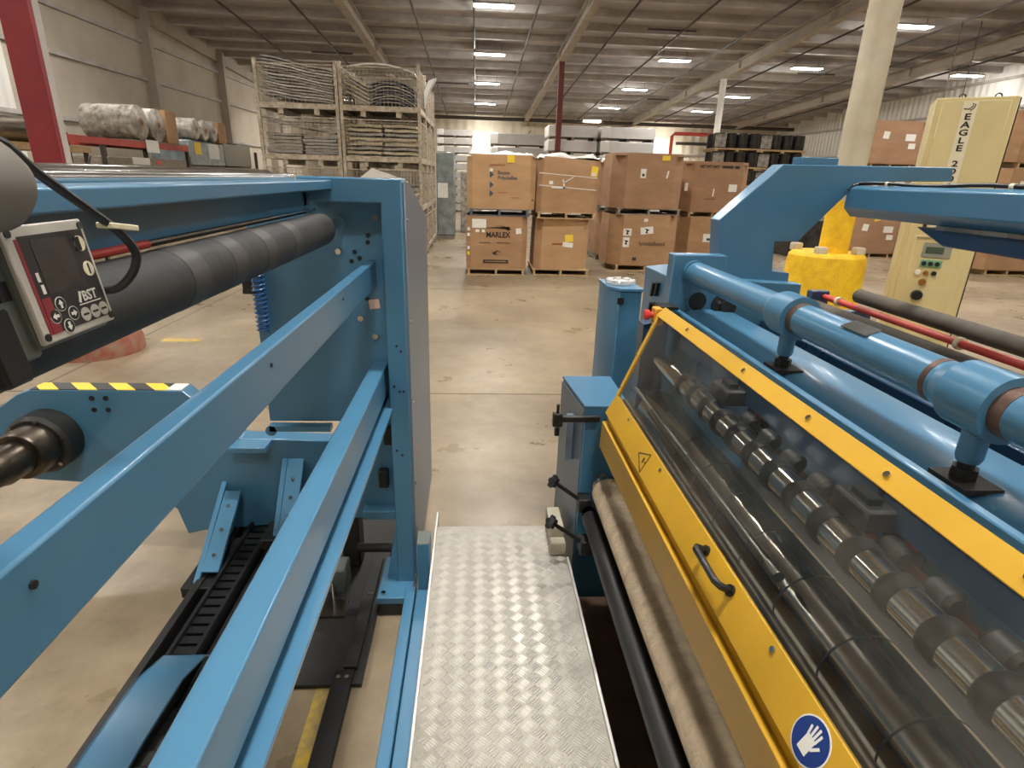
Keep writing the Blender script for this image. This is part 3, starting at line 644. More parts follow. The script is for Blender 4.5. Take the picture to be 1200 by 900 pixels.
MB().box(0.39, 0.62, NR, 1.95, 0.05, 0.09).build('floor_shade_sheet', FLSHADE, sm)  # added sheet coloured as the shaded floor below the rollers
MB().box(0.56, 0.60, NR, 1.95, 0.05, 0.80).build('front_web', BLACKM, sm)
# machine body behind guard
MB().box(0.60, 1.30, NR, 1.95, 0.02, 0.70).build('machine_base', BLACKM, sm)
ep = MB().prism([(0.69, 0.0), (0.69, 1.515), (0.88, 1.515), (0.89, 1.43), (1.17, 1.42), (1.17, 0.0)], 'y', 1.99, 2.05).build('end_plate', BLUE, sm, 0.004, seg=2)
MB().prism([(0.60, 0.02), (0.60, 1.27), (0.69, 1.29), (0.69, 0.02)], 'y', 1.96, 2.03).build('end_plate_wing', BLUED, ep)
MB().cyl((0.792, 1.982, 1.353), (0.792, 1.992, 1.353), 0.034, 28).build('shaft_hole', BLACK, ep)
MB().pipe((0.792, 1.98, 1.353), (0.792, 1.992, 1.353), 0.037, 0.033, 28).build('hole_rim', BLUE, ep)
bf = MB().cyl((0.889, 1.965, 1.339), (0.889, 1.992, 1.339), 0.042, 28).cyl((0.889, 1.955, 1.339), (0.889, 1.965, 1.339), 0.02, 20).build('bearing_flange', BLACKM, ep)
for q in range(3):
    a = q * 2 * PI / 3 + 0.5
    MB().cyl((0.889 + 0.031 * math.cos(a), 1.958, 1.339 + 0.031 * math.sin(a)), (0.889 + 0.031 * math.cos(a), 1.966, 1.339 + 0.031 * math.sin(a)), 0.006, 8).build('flange_bolt', STEEL, ep)
MB().box(0.60, 1.7, NR - 0.1, NR, 0.0, 1.45).build('near_end_plate', BLUE, sm, 0.004)
# shelf and its rim
sh = MB(); pr = [(0.735, 1.300), (0.752, 1.312), (0.775, 1.320), (0.81, 1.324), (0.87, 1.323), (0.922, 1.318)]
sh.prism(pr + [(a, b - 0.012) for a, b in reversed(pr)], 'y', NR, 1.99)
shelf = sh.build('shelf', BLUE, sm, smooth=60)
MB().box(0.716, 0.735, NR, 1.985, 1.285, 1.322).build('shelf_rim', BLUE, shelf, 0.003)
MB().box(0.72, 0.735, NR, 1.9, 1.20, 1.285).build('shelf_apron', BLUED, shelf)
# big horizontal tube with two collars and posts
tu = MB().cyl((0.77, NR, 1.454), (0.77, 1.995, 1.454), 0.038, 48).build('spreader_tube', BLUE, sm)
MB().cyl((0.77, 1.97, 1.454), (0.77, 1.99, 1.454), 0.043, 36).build('tube_socket', BLUE, tu)
for (y0_, y1_) in ((1.285, 1.365), (0.715, 0.80)):
    cl = MB().pipe((0.77, y0_, 1.454), (0.77, y1_, 1.454), 0.052, 0.0385, 48).rings([(0.77, y1_, 1.454), (0.77, y1_ + 0.03, 1.454)], [0.048, 0.0385], 40).build('tube_collar', BLUE, sm)
    MB().cyl((0.77, y0_ - 0.022, 1.454), (0.77, y0_ + 0.01, 1.454), 0.0388, 40).build('rust_band', RUST, cl)
    ym = (y0_ + y1_) / 2
    MB().rings([(0.77, ym, 1.41), (0.77, ym, 1.362), (0.77, ym, 1.354)], [0.019, 0.019, 0.016], 20).build('collar_post', BLUE, cl)
    MB().cyl((0.77, ym, 1.342), (0.77, ym, 1.36), 0.012, 12).rings([(0.77, ym, 1.322), (0.77, ym, 1.344)], [0.02, 0.02], 6).box(0.737, 0.80, ym - 0.045, ym + 0.03, 1.318, 1.327).build('post_nut', BLACKM, cl)
MB().cyl((0.77, 0.84, 1.454), (0.77, 0.852, 1.454), 0.0386, 40).build('rust_band', RUST, tu)
MB().obox((0.757, 1.055, 1.491), (0.93, 0, 0.35), (0, 1, 0), (-0.35, 0, 0.93), 0.016, 0.04, 0.0012).build('tape_patch', mat('foil_tape', (120, 122, 122), 0.25, metal=0.7, var=0.4, vscale=20), tu)
# rails behind the shelf
MB().box(1.035, 1.06, NR, 1.98, 1.262, 1.29).build('guide_rail', BLUED, sm, 0.003)
MB().box(1.075, 1.085, NR, 1.98, 1.255, 1.282).build('guide_rail', CHROME, sm)
MB().tube([(1.02, 0.93, 1.25), (1.0, 0.90, 1.235), (1.0, 0.84, 1.24), (1.02, 0.78, 1.25), (1.0, 0.74, 1.235)], 0.003, 6).build('sensor_cable', BLACK, sm)
MB().box(1.0, 1.035, 0.87, 0.90, 1.245, 1.27).build('sensor', CREAMP, sm, 0.003)
# C-shaped arm plate at the far end
ca = MB().prism([(0.893, 1.28), (0.857, 1.63), (1.054, 1.82), (1.67, 1.828), (1.675, 1.781), (1.341, 1.771), (1.158, 1.563), (1.072, 1.561), (1.083, 1.455), (1.149, 1.45), (1.161, 1.28)], 'y', 2.05, 2.13).build('crane_arm', BLUE, sm, 0.003, seg=2)
MB().box(1.12, 1.255, 2.06, 2.12, 1.822, 1.846).build('arm_tab', BLUE, ca, 0.002)
ba = MB().prism([(1.30, 1.748), (1.318, 1.758), (1.42, 1.759), (1.42, 1.66), (1.33, 1.654), (1.30, 1.682)], 'y', 0.1, 2.05).build('boom', BLUE, sm, 0.004, seg=2)
MB().box(1.315, 1.41, 0.12, 1.62, 1.644, 1.655).build('boom_slide', STEEL, ba)
MB().prism([(1.72, 1.645), (1.60, 1.60), (0.3, 1.585), (0.3, 1.645)], 'x', 1.33, 1.46).build('boom_carriage', BLUED, ba, 0.004)
cp = []
for i in range(30):
    y = 2.03 - i * 0.06; cp.append((1.33, y, 1.764 + 0.003 * math.sin(i * 0.9)))
MB().tube([(1.30, 2.04, 1.74), (1.31, 2.035, 1.757)] + cp, 0.006, 8).build('boom_cable', BLACK, ba)
for y in (1.88, 1.42, 1.0): MB().pipe((1.33, y, 1.764), (1.33, y + 0.012, 1.764), 0.0085, 0.006, 12).build('cable_tie', CREAMP, ba)
# rewind rollers behind
MB().cyl((1.45, NR, 1.255), (1.45, 2.36, 1.255), 0.040, 36).build('grey_roller', RUBG, sm)
rr = MB().cyl((1.50, NR, 1.306), (1.50, 2.36, 1.306), 0.0125, 20).build('red_rod', REDR, sm)
for y in (2.25, 1.62, 1.0): MB().pipe((1.50, y, 1.306), (1.50, y + 0.014, 1.306), 0.02, 0.0125, 16).build('cable_tie', CREAMP, rr)
MB().cyl((1.70, NR, 1.30), (1.70, 2.43, 1.30), 0.030, 36).build('rubber_roller', RUBG, sm)
MB().box(1.44, 1.52, 2.36, 2.40, 1.22, 1.33).box(1.46, 1.78, 2.43, 2.47, 0.0, 1.23).box(1.46, 1.50, 2.39, 2.44, 1.0, 1.28).build('rewind_frame', BLUED, sm, 0.003)
# cutting unit seen through the window
kc = Vector((0.66, 0, 1.155))
sf = MB().cyl((kc.x, NR, kc.z), (kc.x, 1.9, kc.z), 0.032, 32).build('knife_shaft', CHROME, sm)
for i in range(24):
    y = 1.62 - i * 0.095
    MB().rings([(kc.x, y, kc.z), (kc.x, y + 0.006, kc.z), (kc.x, y + 0.03, kc.z), (kc.x, y + 0.036, kc.z)], [0.033, 0.037, 0.037, 0.033], 28).build('knife_ring', BLACKM, sf)
br_ = MB().cyl((0.668, NR, 0.965), (0.668, 1.9, 0.965), 0.075, 56).build('anvil_roller', mat('polished_steel', (170, 165, 157), 0.17, metal=1.0, var=0.1, vscale=4, rvar=0.04), sm)
for i in range(14):
    y = 1.5 - i * 0.155; MB().cyl((0.668, y, 0.965), (0.668, y + 0.004, 0.965), 0.0756, 56).build('roller_groove', BLACKM, br_)
MB().cyl((0.545, NR, 1.0), (0.545, 1.9, 1.0), 0.012, 24).build('guide_bar', STEELD, sm)
MB().cyl((0.575, 0.9, 1.055), (0.575, 1.9, 1.055), 0.006, 20).cyl((0.575, 0.86, 1.055), (0.575, 0.9, 1.055), 0.012, 20).build('guide_bar', STEEL, sm)
hz = [(0.752 + 0.006 * math.sin(i * 1.7), 1.45 - i * 0.09, 1.13 + 0.008 * math.sin(i * 1.1)) for i in range(22)]
MB().tube(hz, 0.008, 10).build('air_hose', HOSE, sm)
MB().box(0.81, 0.82, NR, 1.95, 1.02, 1.19).build('back_plate', BLUE, sm)
MB().box(0.62, 0.93, NR, 1.95, 0.70, 0.80).build('knife_bed', BLACKM, sm)
for y in (1.38, 0.80, 0.28):
    kh = MB().box(0.665, 0.79, y, y + 0.10, 1.19, 1.235).box(0.775, 0.81, y + 0.01, y + 0.09, 1.05, 1.2).build('knife_holder', BLACKM, sm, 0.006)
    MB().cyl((0.73, y + 0.05, 1.235), (0.73, y + 0.05, 1.262), 0.014, 14).box(0.68, 0.705, y + 0.02, y + 0.07, 1.235, 1.247).build('holder_knob', BLACK, kh)
    MB().cyl((0.76, y - 0.004, 1.16), (0.76, y + 0.005, 1.16), 0.012, 12).build('holder_fitting', REDB, kh)
for i in range(9):
    y = 1.30 - i * 0.11
    MB().rings([(0.712, y, 1.172), (0.712, y + 0.008, 1.172), (0.712, y + 0.045, 1.172), (0.712, y + 0.055, 1.172)], [0.014, 0.022, 0.022, 0.014], 16).build('knife_clamp', BLACKM, sf)
# bracket, emergency stop and side cabinet
bk2 = MB().box(0.315, 0.47, 1.945, 1.965, 0.895, 0.918).box(0.292, 0.328, 1.94, 1.97, 0.878, 0.93).build('stop_bracket', BLACKM, sm, 0.003)
MB().cyl((0.31, 1.955, 0.845), (0.31, 1.955, 0.965), 0.006, 10).cyl((0.31, 1.955, 0.84), (0.31, 1.955, 0.87), 0.010, 10).build('set_screw', BLACK, bk2)
sbx = MB().prism([(0.693, 2.052), (0.87, 2.052), (0.87, 2.42), (0.686, 2.30)], 'z', 0.0, 1.43).build('side_cabinet', BLUE, sm, 0.003)
for (yy_, z_) in ((2.12, 1.37), (2.17, 1.36), (2.13, 1.29), (2.18, 1.28)):
    MB().obox((0.684, yy_, z_), (1, 0, 0), (0, 1, 0.3), (0, -0.3, 1), 0.006, 0.006, 0.026).build('cable_clip', BLACK, sbx)
es = MB().obox((0.632, 1.92, 1.312), (1, 0, 0), (0, 1, 0), (0, 0, 1), 0.016, 0.022, 0.03).build('stop_switch_box', ORANGE, sm, 0.004)
MB().rings([(0.617, 1.92, 1.316), (0.604, 1.92, 1.316), (0.602, 1.92, 1.316), (0.588, 1.92, 1.316), (0.584, 1.92, 1.316)], [0.010, 0.010, 0.017, 0.019, 0.014], 20).build('stop_button', REDB, es)
MB().box(0.64, 0.70, 1.91, 1.99, 1.335, 1.345).build('switch_arm', BLACKM, es)
# free-standing boxes beside the slitter
cb = thing('machine_cabinet', 'low blue steel cabinet with a flat top at the end of the yellow guard', 'cabinet', (0.5, 2.15, 0))
MB().prism([(0.42, 1.99), (0.59, 1.99), (0.59, 2.335), (0.385, 2.335)], 'z', 0.0, 0.935).build('body', BLUE, cb, 0.003)
MB().prism([(0.417, 1.987), (0.592, 1.987), (0.592, 2.338), (0.382, 2.338)], 'z', 0.9352, 0.945).build('lid', BLUE, cb, 0.0015)
MB().prism([(0.4185, 1.995), (0.383, 2.33), (0.379, 2.33), (0.4145, 1.995)], 'z', 0.1, 0.925).build('lit_side_door', BLUEG, cb)  # same paint as the body; the light on this side is coloured in grey
MB().box(0.372, 0.40, 2.10, 2.12, 0.66, 0.86).build('door_strip', BLUEG, cb)
pb = thing('pedestal_box', 'narrow blue sheet metal pedestal with a notched pale cap behind the slitter', 'box', (0.73, 2.87, 0))
MB().prism([(0.655, 2.80), (0.70, 2.73), (0.81, 2.73), (0.81, 3.0), (0.655, 3.0)], 'z', 0.0, 1.245).build('body', BLUE, pb, 0.003)
MB().prism([(0.650, 2.80), (0.70, 2.72), (0.815, 2.72), (0.815, 3.005), (0.650, 3.005)], 'z', 1.2455, 1.26).build('top_plate', BLUE, pb, 0.002)
cpn = MB().cyl((0.735, 2.87, 1.2605), (0.735, 2.87, 1.272), 0.062, 28)
for q in range(8):
    a = q * PI / 4; cpn.obox((0.735 + 0.06 * math.cos(a), 2.87 + 0.06 * math.sin(a), 1.272), (math.cos(a), math.sin(a), 0), (-math.sin(a), math.cos(a), 0), (0, 0, 1), 0.014, 0.014, 0.01)
cpn.build('notched_cap', SHEETW, pb)
MB().box(0.69, 0.72, 2.715, 2.728, 1.185, 1.215).build('lock', BLACKM, pb)

# ------------------------------------------------------------------ operator panel on the unwinder
op = thing('control_panel', 'small black and red screen panel in a light grey frame above the black roller', 'control panel', (-0.41, 0.57, 1.6))
TL = Vector((-0.399, 0.52, 1.6985)); U = Vector((0, 1, 0)); V = Vector((0.0142, 0, -0.1033)).normalized(); Nn = -U.cross(V) if (-U.cross(V)).x > 0 else U.cross(V)
PW, PH = 0.105, 0.1043
def pp(u, v, n=0.0): return TL + U * (u * PW) + V * (v * PH) + Nn * n
def prect(name, m, u0, v0, u1, v1, n0, n1, parent=op, bevel=0.0):
    c = (pp(u0, v0, n0) + pp(u1, v1, n1)) / 2
    return MB().obox(c, U, V, Nn, abs(u1 - u0) * PW / 2, abs(v1 - v0) * PH / 2, abs(n1 - n0) / 2).build(name, m, parent, bevel)
def pcirc(name, m, u, v, r, n0, n1, parent=op): return MB().cyl(pp(u, v, n0), pp(u, v, n1), r, 20).build(name, m, parent)
prect('frame', GREYP, 0, 0, 1, 1, -0.006, 0.0, bevel=0.0015)
fo = prect('face_foil', PANELB, 0.13, 0.09, 0.95, 0.93, 0.0, 0.0006)
prect('red_edge', PANELR, 0.09, 0.11, 0.17, 0.93, 0.0, 0.0005)
prect('red_edge', PANELR, 0.13, 0.62, 0.24, 0.93, 0.0006, 0.0009)
prect('screen', SCREEN, 0.25, 0.13, 0.72, 0.60, 0.0006, 0.001)
for (u, v) in ((0.05, 0.06), (0.95, 0.06), (0.05, 0.94), (0.95, 0.94)): pcirc('corner_screw', BLACK, u, v, 0.0036, 0.0, 0.0012)
for v in (0.22, 0.46):
    pcirc('round_button', CREAMP, 0.86, v, 0.0075, 0.0006, 0.0012)
prect('half_mark', BLACK, 0.79, 0.155, 0.86, 0.285, 0.0012, 0.0015); prect('bar_mark', BLACK, 0.85, 0.41, 0.87, 0.51, 0.0012, 0.0015)
for (u, v, s) in ((0.33, 0.70, '^'), (0.22, 0.79, '<'), (0.45, 0.81, '>'), (0.34, 0.905, 'v')):
    pcirc('arrow_button', WHITE, u, v, 0.0068, 0.0006, 0.0009); b_ = pcirc('arrow_key', BLACK, u, v, 0.0061, 0.0009, 0.0012)
    du, dv_ = {'^': (0, -1), 'v': (0, 1), '<': (-1, 0), '>': (1, 0)}[s]
    d_ = U * du + V * dv_; e_ = U * dv_ - V * du; c = pp(u, v, 0.0013)
    MB().add([c + d_ * 0.0042, c + e_ * 0.0035, c - e_ * 0.0035], [(0, 1, 2)]).obox(c - d_ * 0.0018, d_, e_, Nn, 0.0022, 0.0014, 0.0002).build('arrow_mark', WHITE, op)
for u in (0.60, 0.74, 0.87):
    pcirc('oval_button', GREYP, u, 0.855, 0.0068, 0.0006, 0.0012)
    prect('button_print', INK, u - 0.04, 0.845, u + 0.04, 0.865, 0.0012, 0.0014)
text('maker_lettering', 'BST', 0.0135, WHITE, op, pp(0.635, 0.735, 0.0008), U, -V, 0.0003, bold=0.0003)
MB().obox(pp(0.60, 0.69, 0.0009), (U * 0.35 - V).normalized(), (U + V * 0.35).normalized(), Nn, 0.0055, 0.0016, 0.0003).build('maker_mark', WHITE, op)
prect('maker_underline', WHITE, 0.565, 0.755, 0.88, 0.765, 0.0006, 0.0009)
prect('panel_print', WHITE, 0.175, 0.40, 0.21, 0.48, 0.0006, 0.0010); prect('panel_print', WHITE, 0.185, 0.505, 0.22, 0.585, 0.0006, 0.0010)
bd_ = MB()
def pbox(u0, v0, u1, v1, n0, n1): bd_.obox((pp(u0, v0, n0) + pp(u1, v1, n1)) / 2, U, V, Nn, abs(u1 - u0) * PW / 2, abs(v1 - v0) * PH / 2, abs(n1 - n0) / 2)
pbox(0.02, 0.05, 0.98, 1.04, -0.036, -0.006); pbox(-0.25, 0.2, 0.1, 1.1, -0.036, -0.012)
bd_.build('rear_housing', GREYG, op, 0.003)
prect('clamp_plate', BLACK, -0.40, 0.62, -0.10, 1.25, -0.038, -0.010, bevel=0.003)
prect('socket', BLACK, -0.14, 0.42, -0.02, 0.58, -0.013, -0.0105)
prect('small_label', WHITE, 0.02, -0.10, 0.20, 0.0, -0.010, -0.008)
MB().rings([(-0.374, 0.40, 1.734), (-0.374, 0.485, 1.734), (-0.374, 0.50, 1.733)], [0.036, 0.036, 0.028], 28).build('motor_housing', TAUPE, op)
MB().box(-0.43, -0.405, 0.40, 0.56, 1.66, 1.70).build('mount', TAUPE, op, 0.006)
cbp = [(-0.366, 0.40, 1.776), (-0.374, 0.50, 1.769), (-0.385, 0.56, 1.742), (-0.375, 0.61, 1.705), (-0.368, 0.635, 1.684), (-0.362, 0.645, 1.662), (-0.368, 0.64, 1.640), (-0.385, 0.632, 1.625), (-0.41, 0.625, 1.63)]
def smooth_path(P, k=4):
    P = [Vector(p) for p in P]; out = []
    for i in range(len(P) - 1):
        p0, p1, p2, p3 = P[max(i - 1, 0)], P[i], P[i + 1], P[min(i + 2, len(P) - 1)]
        for j in range(k):
            t = j / k; out.append(0.5 * ((2 * p1) + (p2 - p0) * t + (2 * p0 - 5 * p1 + 4 * p2 - p3) * t * t + (3 * p1 - p0 - 3 * p2 + p3) * t ** 3))
    return out + [P[-1]]
cabl = tag(MB().tube(smooth_path(cbp), 0.0045, 8).build('panel_cable', BLACK, op), 'black cable looping to the panel')
MB().obox((-0.372, 0.64, 1.690), Vector((0.1, 1, -0.15)).normalized(), Vector((1, -0.1, 0)).normalized(), (0, 0, 1), 0.02, 0.009, 0.003).build('cable_clip', CREAMP, op, 0.001)

# ------------------------------------------------------------------ pallets and cardboard bulk boxes
def make_pallet(w, d, h, m):
    t = thing('pallet', None, 'pallet')
    first = None
    for x in (-w / 2 + 0.02, -0.02, w / 2 - 0.06): box('stringer', m, t, x, x + 0.04, -d / 2, d / 2, 0.018, h - 0.018)
    n = 7
    for k in range(n):
        y = -d / 2 + k * (d - 0.09) / (n - 1); box('deck_board', m, t, -w / 2, w / 2, y, y + 0.09, h - 0.018, h)
    for k in range(3):
        y = -d / 2 + k * (d - 0.09) / 2; box('bottom_board', m, t, -w / 2, w / 2, y, y + 0.09, 0, 0.018)
    return t
PAL = {}
def pallet(key, m, loc, label, rz=0.0, w=1.1, d=1.1, h=0.12, group='pallets under the bulk boxes'):
    if (key, w) not in PAL:
        o = make_pallet(w, d, h, m); PAL[(key, w)] = o
    else: o = copy_tree(PAL[(key, w)])
    return place(o, loc, rz, label, group)
def gaylord(label, loc, w, d, h, cham, m, rz=0.0, open_top=True, film=False, group='cardboard bulk boxes on pallets', torn=0.0, lean=0.0):
    t = thing('bulk_box', label, 'cardboard box', loc, rz, group)
    def ring(w_, d_, c_, z, ox=0.0):
        x, y = w_ / 2, d_ / 2
        return [(ox - x + c_, -y, z), (ox + x - c_, -y, z), (ox + x, -y + c_, z), (ox + x, y - c_, z), (ox + x - c_, y, z), (ox - x + c_, y, z), (ox - x, y - c_, z), (ox - x, -y + c_, z)]
    V = []; F = []; levels = [(0, 0.985), (0.25, 1.0), (0.6, 1.0), (1.0, 0.985)]
    for f_, s_ in levels: V += ring(w * s_, d * s_, cham, h * f_, lean * f_)
    nl = len(levels)
    for f_, s_ in reversed(levels): V += ring(w * s_ - 0.03, d * s_ - 0.03, cham, max(h * f_, 0.012), lean * f_)
    for i in range(2 * nl - 1):
        for k in range(8): F.append((i * 8 + k, i * 8 + (k + 1) % 8, (i + 1) * 8 + (k + 1) % 8, (i + 1) * 8 + k))
    F.append(tuple(range(7, -1, -1))); e = (2 * nl - 1) * 8; F.append(tuple(range(e, e + 8)))
    if torn:
        for i in list(range((nl - 1) * 8, nl * 8)) + list(range(nl * 8, (nl + 1) * 8)):
            p = V[i]; V[i] = (p[0], p[1], p[2] - torn * (0.5 + 0.5 * math.sin(i * 2.1)))
    loc_ = Vector(loc); c, s = math.cos(rz), math.sin(rz)
    me_b = MB().add([(p[0], p[1], p[2]) for p in V], F)
    o = me_b.build('carton', m, None, origin=(0, 0, 0), smooth=20); o.location = (0, 0, 0); o.parent = t
    if film or not open_top:
        g = MB(); n = 14; P = []
        rnd = random.Random(len(label))
        for i in range(n + 1):
            for j in range(n + 1):
                x = (i / n - 0.5) * (w * (0.99 if film else 0.95)); y = (j / n - 0.5) * (d * 0.96)
                edge = min(i, j, n - i, n - j)
                z = h - 0.05 + (0.0 if not film else (0.09 * noise.noise(Vector((x * 3.1, y * 3.1, len(label)))) + 0.07 + rnd.uniform(-0.015, 0.015)))
                if film and edge == 0: z = h - 0.02 + rnd.uniform(-0.03, 0.02)
                P.append((x + lean, y, z))
        Fq = [(i * (n + 1) + j, (i + 1) * (n + 1) + j, (i + 1) * (n + 1) + j + 1, i * (n + 1) + j + 1) for i in range(n) for j in range(n)]
        q = MB().add(P, Fq).build('liner_film' if film else 'top_flap', FILM if film else m, None, origin=(0, 0, 0), smooth=60); q.location = (0, 0, 0); q.parent = t
        if film:
            sf_ = q.modifiers.new('thick', 'SOLIDIFY'); sf_.thickness = 0.004
    return t
def sticker(t, m, x, z, w, h, yf, name='paper_label', tilt=0.0):
    """flat label on the front face (local coordinates of the box)"""
    o = MB().obox((0, 0, 0), (math.cos(tilt), 0, math.sin(tilt)), (0, 1, 0), (-math.sin(tilt), 0, math.cos(tilt)), w / 2, 0.002, h / 2).build(name, m, None, origin=(0, 0, 0))
    o.parent = t; o.location = (x, yf - 0.003, z); return o
def btext(t, s, size, m, x, z, yf, name='printed_lettering', **k):
    o = text(name, s, size, m, t, (0, 0, 0), (1, 0, 0), (0, 0, 1), 0.001, **k)
    # text() places relative to world; make it local to the box instead
    off = wloc(t)
    for v in o.data.vertices: v.co += off
    o.location = (x, yf - 0.003, z); return o
def bprint(t, m, pts, yf, name='printed_mark'):
    n = len(pts)
    P = [(x, yf - 0.004, z) for x, z in pts] + [(x, yf - 0.001, z) for x, z in pts]
    F = [tuple(range(n)), tuple(range(2 * n - 1, n - 1, -1))] + [(i, i + n, (i + 1) % n + n, (i + 1) % n) for i in range(n)]
    o = MB().add(P, F).build(name, m, None, origin=(0, 0, 0), smooth=0); o.location = (0, 0, 0); o.parent = t; return o

# stack A: left of the aisle's end
pallet('pale', WOOD, (0.385, 11.45, 0), 'pale wooden pallet under the lower left printed box')
a1 = gaylord('bulk box printed with a large black swoosh logo, bottom of the leftmost stack', (0.39, 11.45, 0.12), 1.14, 1.1, 0.96, 0.10, CARD)
yf = -0.55
sticker(a1, WHITE, -0.33, 0.82, 0.26, 0.16, yf); sticker(a1, WHITE, -0.36, 0.69, 0.07, 0.05, yf); sticker(a1, WHITE, -0.25, 0.69, 0.06, 0.05, yf)
sticker(a1, WHITE, 0.40, 0.70, 0.10, 0.10, yf, tilt=0.1)
btext(a1, 'MARLEX', 0.135, INK, -0.20, 0.58, yf, sx=0.88, bold=0.004)
bprint(a1, INK, [(-0.24, 0.745), (0.0, 0.765), (0.22, 0.745), (0.24, 0.775), (0.21, 0.73), (0.0, 0.742)], yf)
bprint(a1, INK, [(0.20, 0.70), (0.27, 0.73), (0.12, 0.785), (-0.05, 0.79), (0.12, 0.775)], yf)
for x0_, x1_ in ((-0.33, -0.12), (0.0, 0.26)): bprint(a1, INK, [(x0_, 0.475), (x1_, 0.475), (x1_, 0.485), (x0_, 0.485)], yf)
bprint(a1, INK, [(-0.09, 0.30), (0.02, 0.34), (0.10, 0.31), (0.02, 0.325), (-0.02, 0.28), (0.06, 0.27), (-0.04, 0.26)], yf)
bprint(a1, INK, [(-0.25, 0.11), (0.22, 0.11), (0.22, 0.17), (-0.25, 0.17)], yf)
bprint(a1, CARD2, [(-0.21, 0.134), (0.18, 0.134), (0.18, 0.146), (-0.21, 0.146)], yf - 0.002)
for z in (0.72, 0.62, 0.38, 0.28): sticker(a1, WHITE if z > 0.3 else YELPAP, -0.52, z, 0.05, 0.06, -0.515)
pallet('slate', WOODB, (0.43, 11.45, 1.08), 'dark slate pallet between the two boxes of the leftmost stack', 0.0)
a2 = gaylord('bulk box with blue-grey triangles and a yellow note, top of the leftmost stack', (0.455, 11.45, 1.20), 1.25, 1.1, 0.93, 0.10, CARD2, film=True)
sticker(a2, YELPAP, 0.16, 0.86, 0.13, 0.12, yf); sticker(a2, WHITE, -0.185, 0.67, 0.06, 0.05, yf)
btext(a2, 'ExxonMobil', 0.055, INKR, -0.21, 0.74, yf)
btext(a2, 'Exxon', 0.085, INKG, -0.07, 0.60, yf, bold=0.002); btext(a2, 'Polyolefins', 0.085, INKG, -0.07, 0.515, yf, sx=0.95, bold=0.002)
for z in (0.53, 0.36, 0.21): bprint(a2, INKG, [(-0.21, z), (-0.21, z + 0.12), (-0.14, z + 0.06)], yf)
for x0_, x1_, z_ in ((-0.06, 0.12, 0.285), (0.18, 0.34, 0.20)): bprint(a2, INKR, [(x0_, z_), (x1_, z_), (x1_, z_ + 0.009), (x0_, z_ + 0.009)], yf)
sticker(a2, INK, 0.56, 0.17, 0.06, 0.03, -0.50)
# stack B
pallet('pale', WOOD, (1.63, 11.55, 0), 'pale wooden pallet under the lower box next to the printed stack')
b1 = gaylord('bulk box with a yellow note on its front, below the strapped box', (1.62, 11.55, 0.12), 1.03, 1.05, 0.93, 0.13, CARD2, lean=0.02)
yf = -0.525
sticker(b1, YELPAP, 0.14, 0.58, 0.15, 0.13, yf, tilt=0.08); sticker(b1, WHITE, 0.12, 0.46, 0.2, 0.09, yf, tilt=-0.1); bprint(b1, INKR, [(-0.18, 0.46), (0.03, 0.46), (0.03, 0.485), (-0.18, 0.485)], yf)
pallet('pale', WOOD, (1.66, 11.5, 1.055), 'pale wooden pallet between the two boxes of the strapped stack', 0.02)
b2 = gaylord('torn bulk box held with white straps, on top of its stack', (1.67, 11.5, 1.175), 1.15, 1.08, 0.96, 0.09, CARD, film=True, torn=0.1, lean=0.03)
yf = -0.54
sticker(b2, YELPAP, 0.47, 0.72, 0.12, 0.17, yf, tilt=-0.12); sticker(b2, WHITE, 0.455, 0.67, 0.07, 0.06, yf - 0.003)
sticker(b2, WHITE, -0.31, 0.51, 0.07, 0.06, yf)
for z, ti in ((0.64, -0.06), (0.43, -0.06)): sticker(b2, FILM, 0.0, z, 1.06, 0.012, yf, 'strap', ti)
sticker(b2, FILM, -0.17, 0.43, 0.26, 0.035, yf - 0.004, 'strap', -0.03); sticker(b2, FILM, 0.0, 0.56, 0.22, 0.015, yf - 0.004, 'strap', 0.5); sticker(b2, FILM, -0.08, 0.49, 0.03, 0.16, yf - 0.004, 'strap', 0.2)
# stack C with the stack behind it
pallet('pale', WOOD, (3.5, 12.35, 0), 'pale wooden pallet under the lower box with two symbol labels', w=1.25, d=1.1)
c1 = gaylord('bulk box with two symbol labels and dark lettering low on its front', (3.42, 12.35, 0.12), 1.44, 1.15, 1.0, 0.24, CARD, 0.03)
yf = -0.575
sticker(c1, WHITE, -0.38, 0.66, 0.17, 0.14, yf); sticker(c1, WHITE, -0.39, 0.46, 0.13, 0.19, yf); sticker(c1, WHITE, 0.02, 0.70, 0.26, 0.14, yf, tilt=0.12); sticker(c1, WHITE, -0.02, 0.90, 0.08, 0.06, yf)
for (x, z) in ((-0.38, 0.66), (-0.39, 0.46), (0.02, 0.69)):
    bprint(c1, INK, [(x - 0.05, z + 0.05), (x + 0.05, z + 0.03), (x + 0.01, z - 0.01), (x + 0.03, z - 0.05), (x - 0.03, z - 0.04), (x - 0.01, z + 0.01)], yf - 0.004)
btext(c1, 'lyondellbasell', 0.125, INK, -0.12, 0.40, yf, sx=0.82)
bprint(c1, INK, [(-0.23, 0.10), (-0.15, 0.10), (-0.15, 0.16), (-0.23, 0.16)], yf)
pallet('grey', WOODG, (3.45, 12.35, 1.12), 'weathered pallet between the boxes of the wide right stack', 0.03, w=1.3)
c2b = gaylord('tall plain bulk box with a yellow note, top of the wide stack', (3.40, 12.35, 1.24), 1.46, 1.15, 1.03, 0.24, CARD3, 0.03, open_top=False)
sticker(c2b, YELPAP, 0.28, 0.95, 0.16, 0.09, yf); sticker(c2b, WHITE, -0.15, 0.66, 0.11, 0.17, yf); sticker(c2b, WHITE, 0.34, 0.65, 0.03, 0.14, yf, tilt=-0.2); sticker(c2b, INK, -0.15, 0.63, 0.05, 0.05, yf - 0.003)
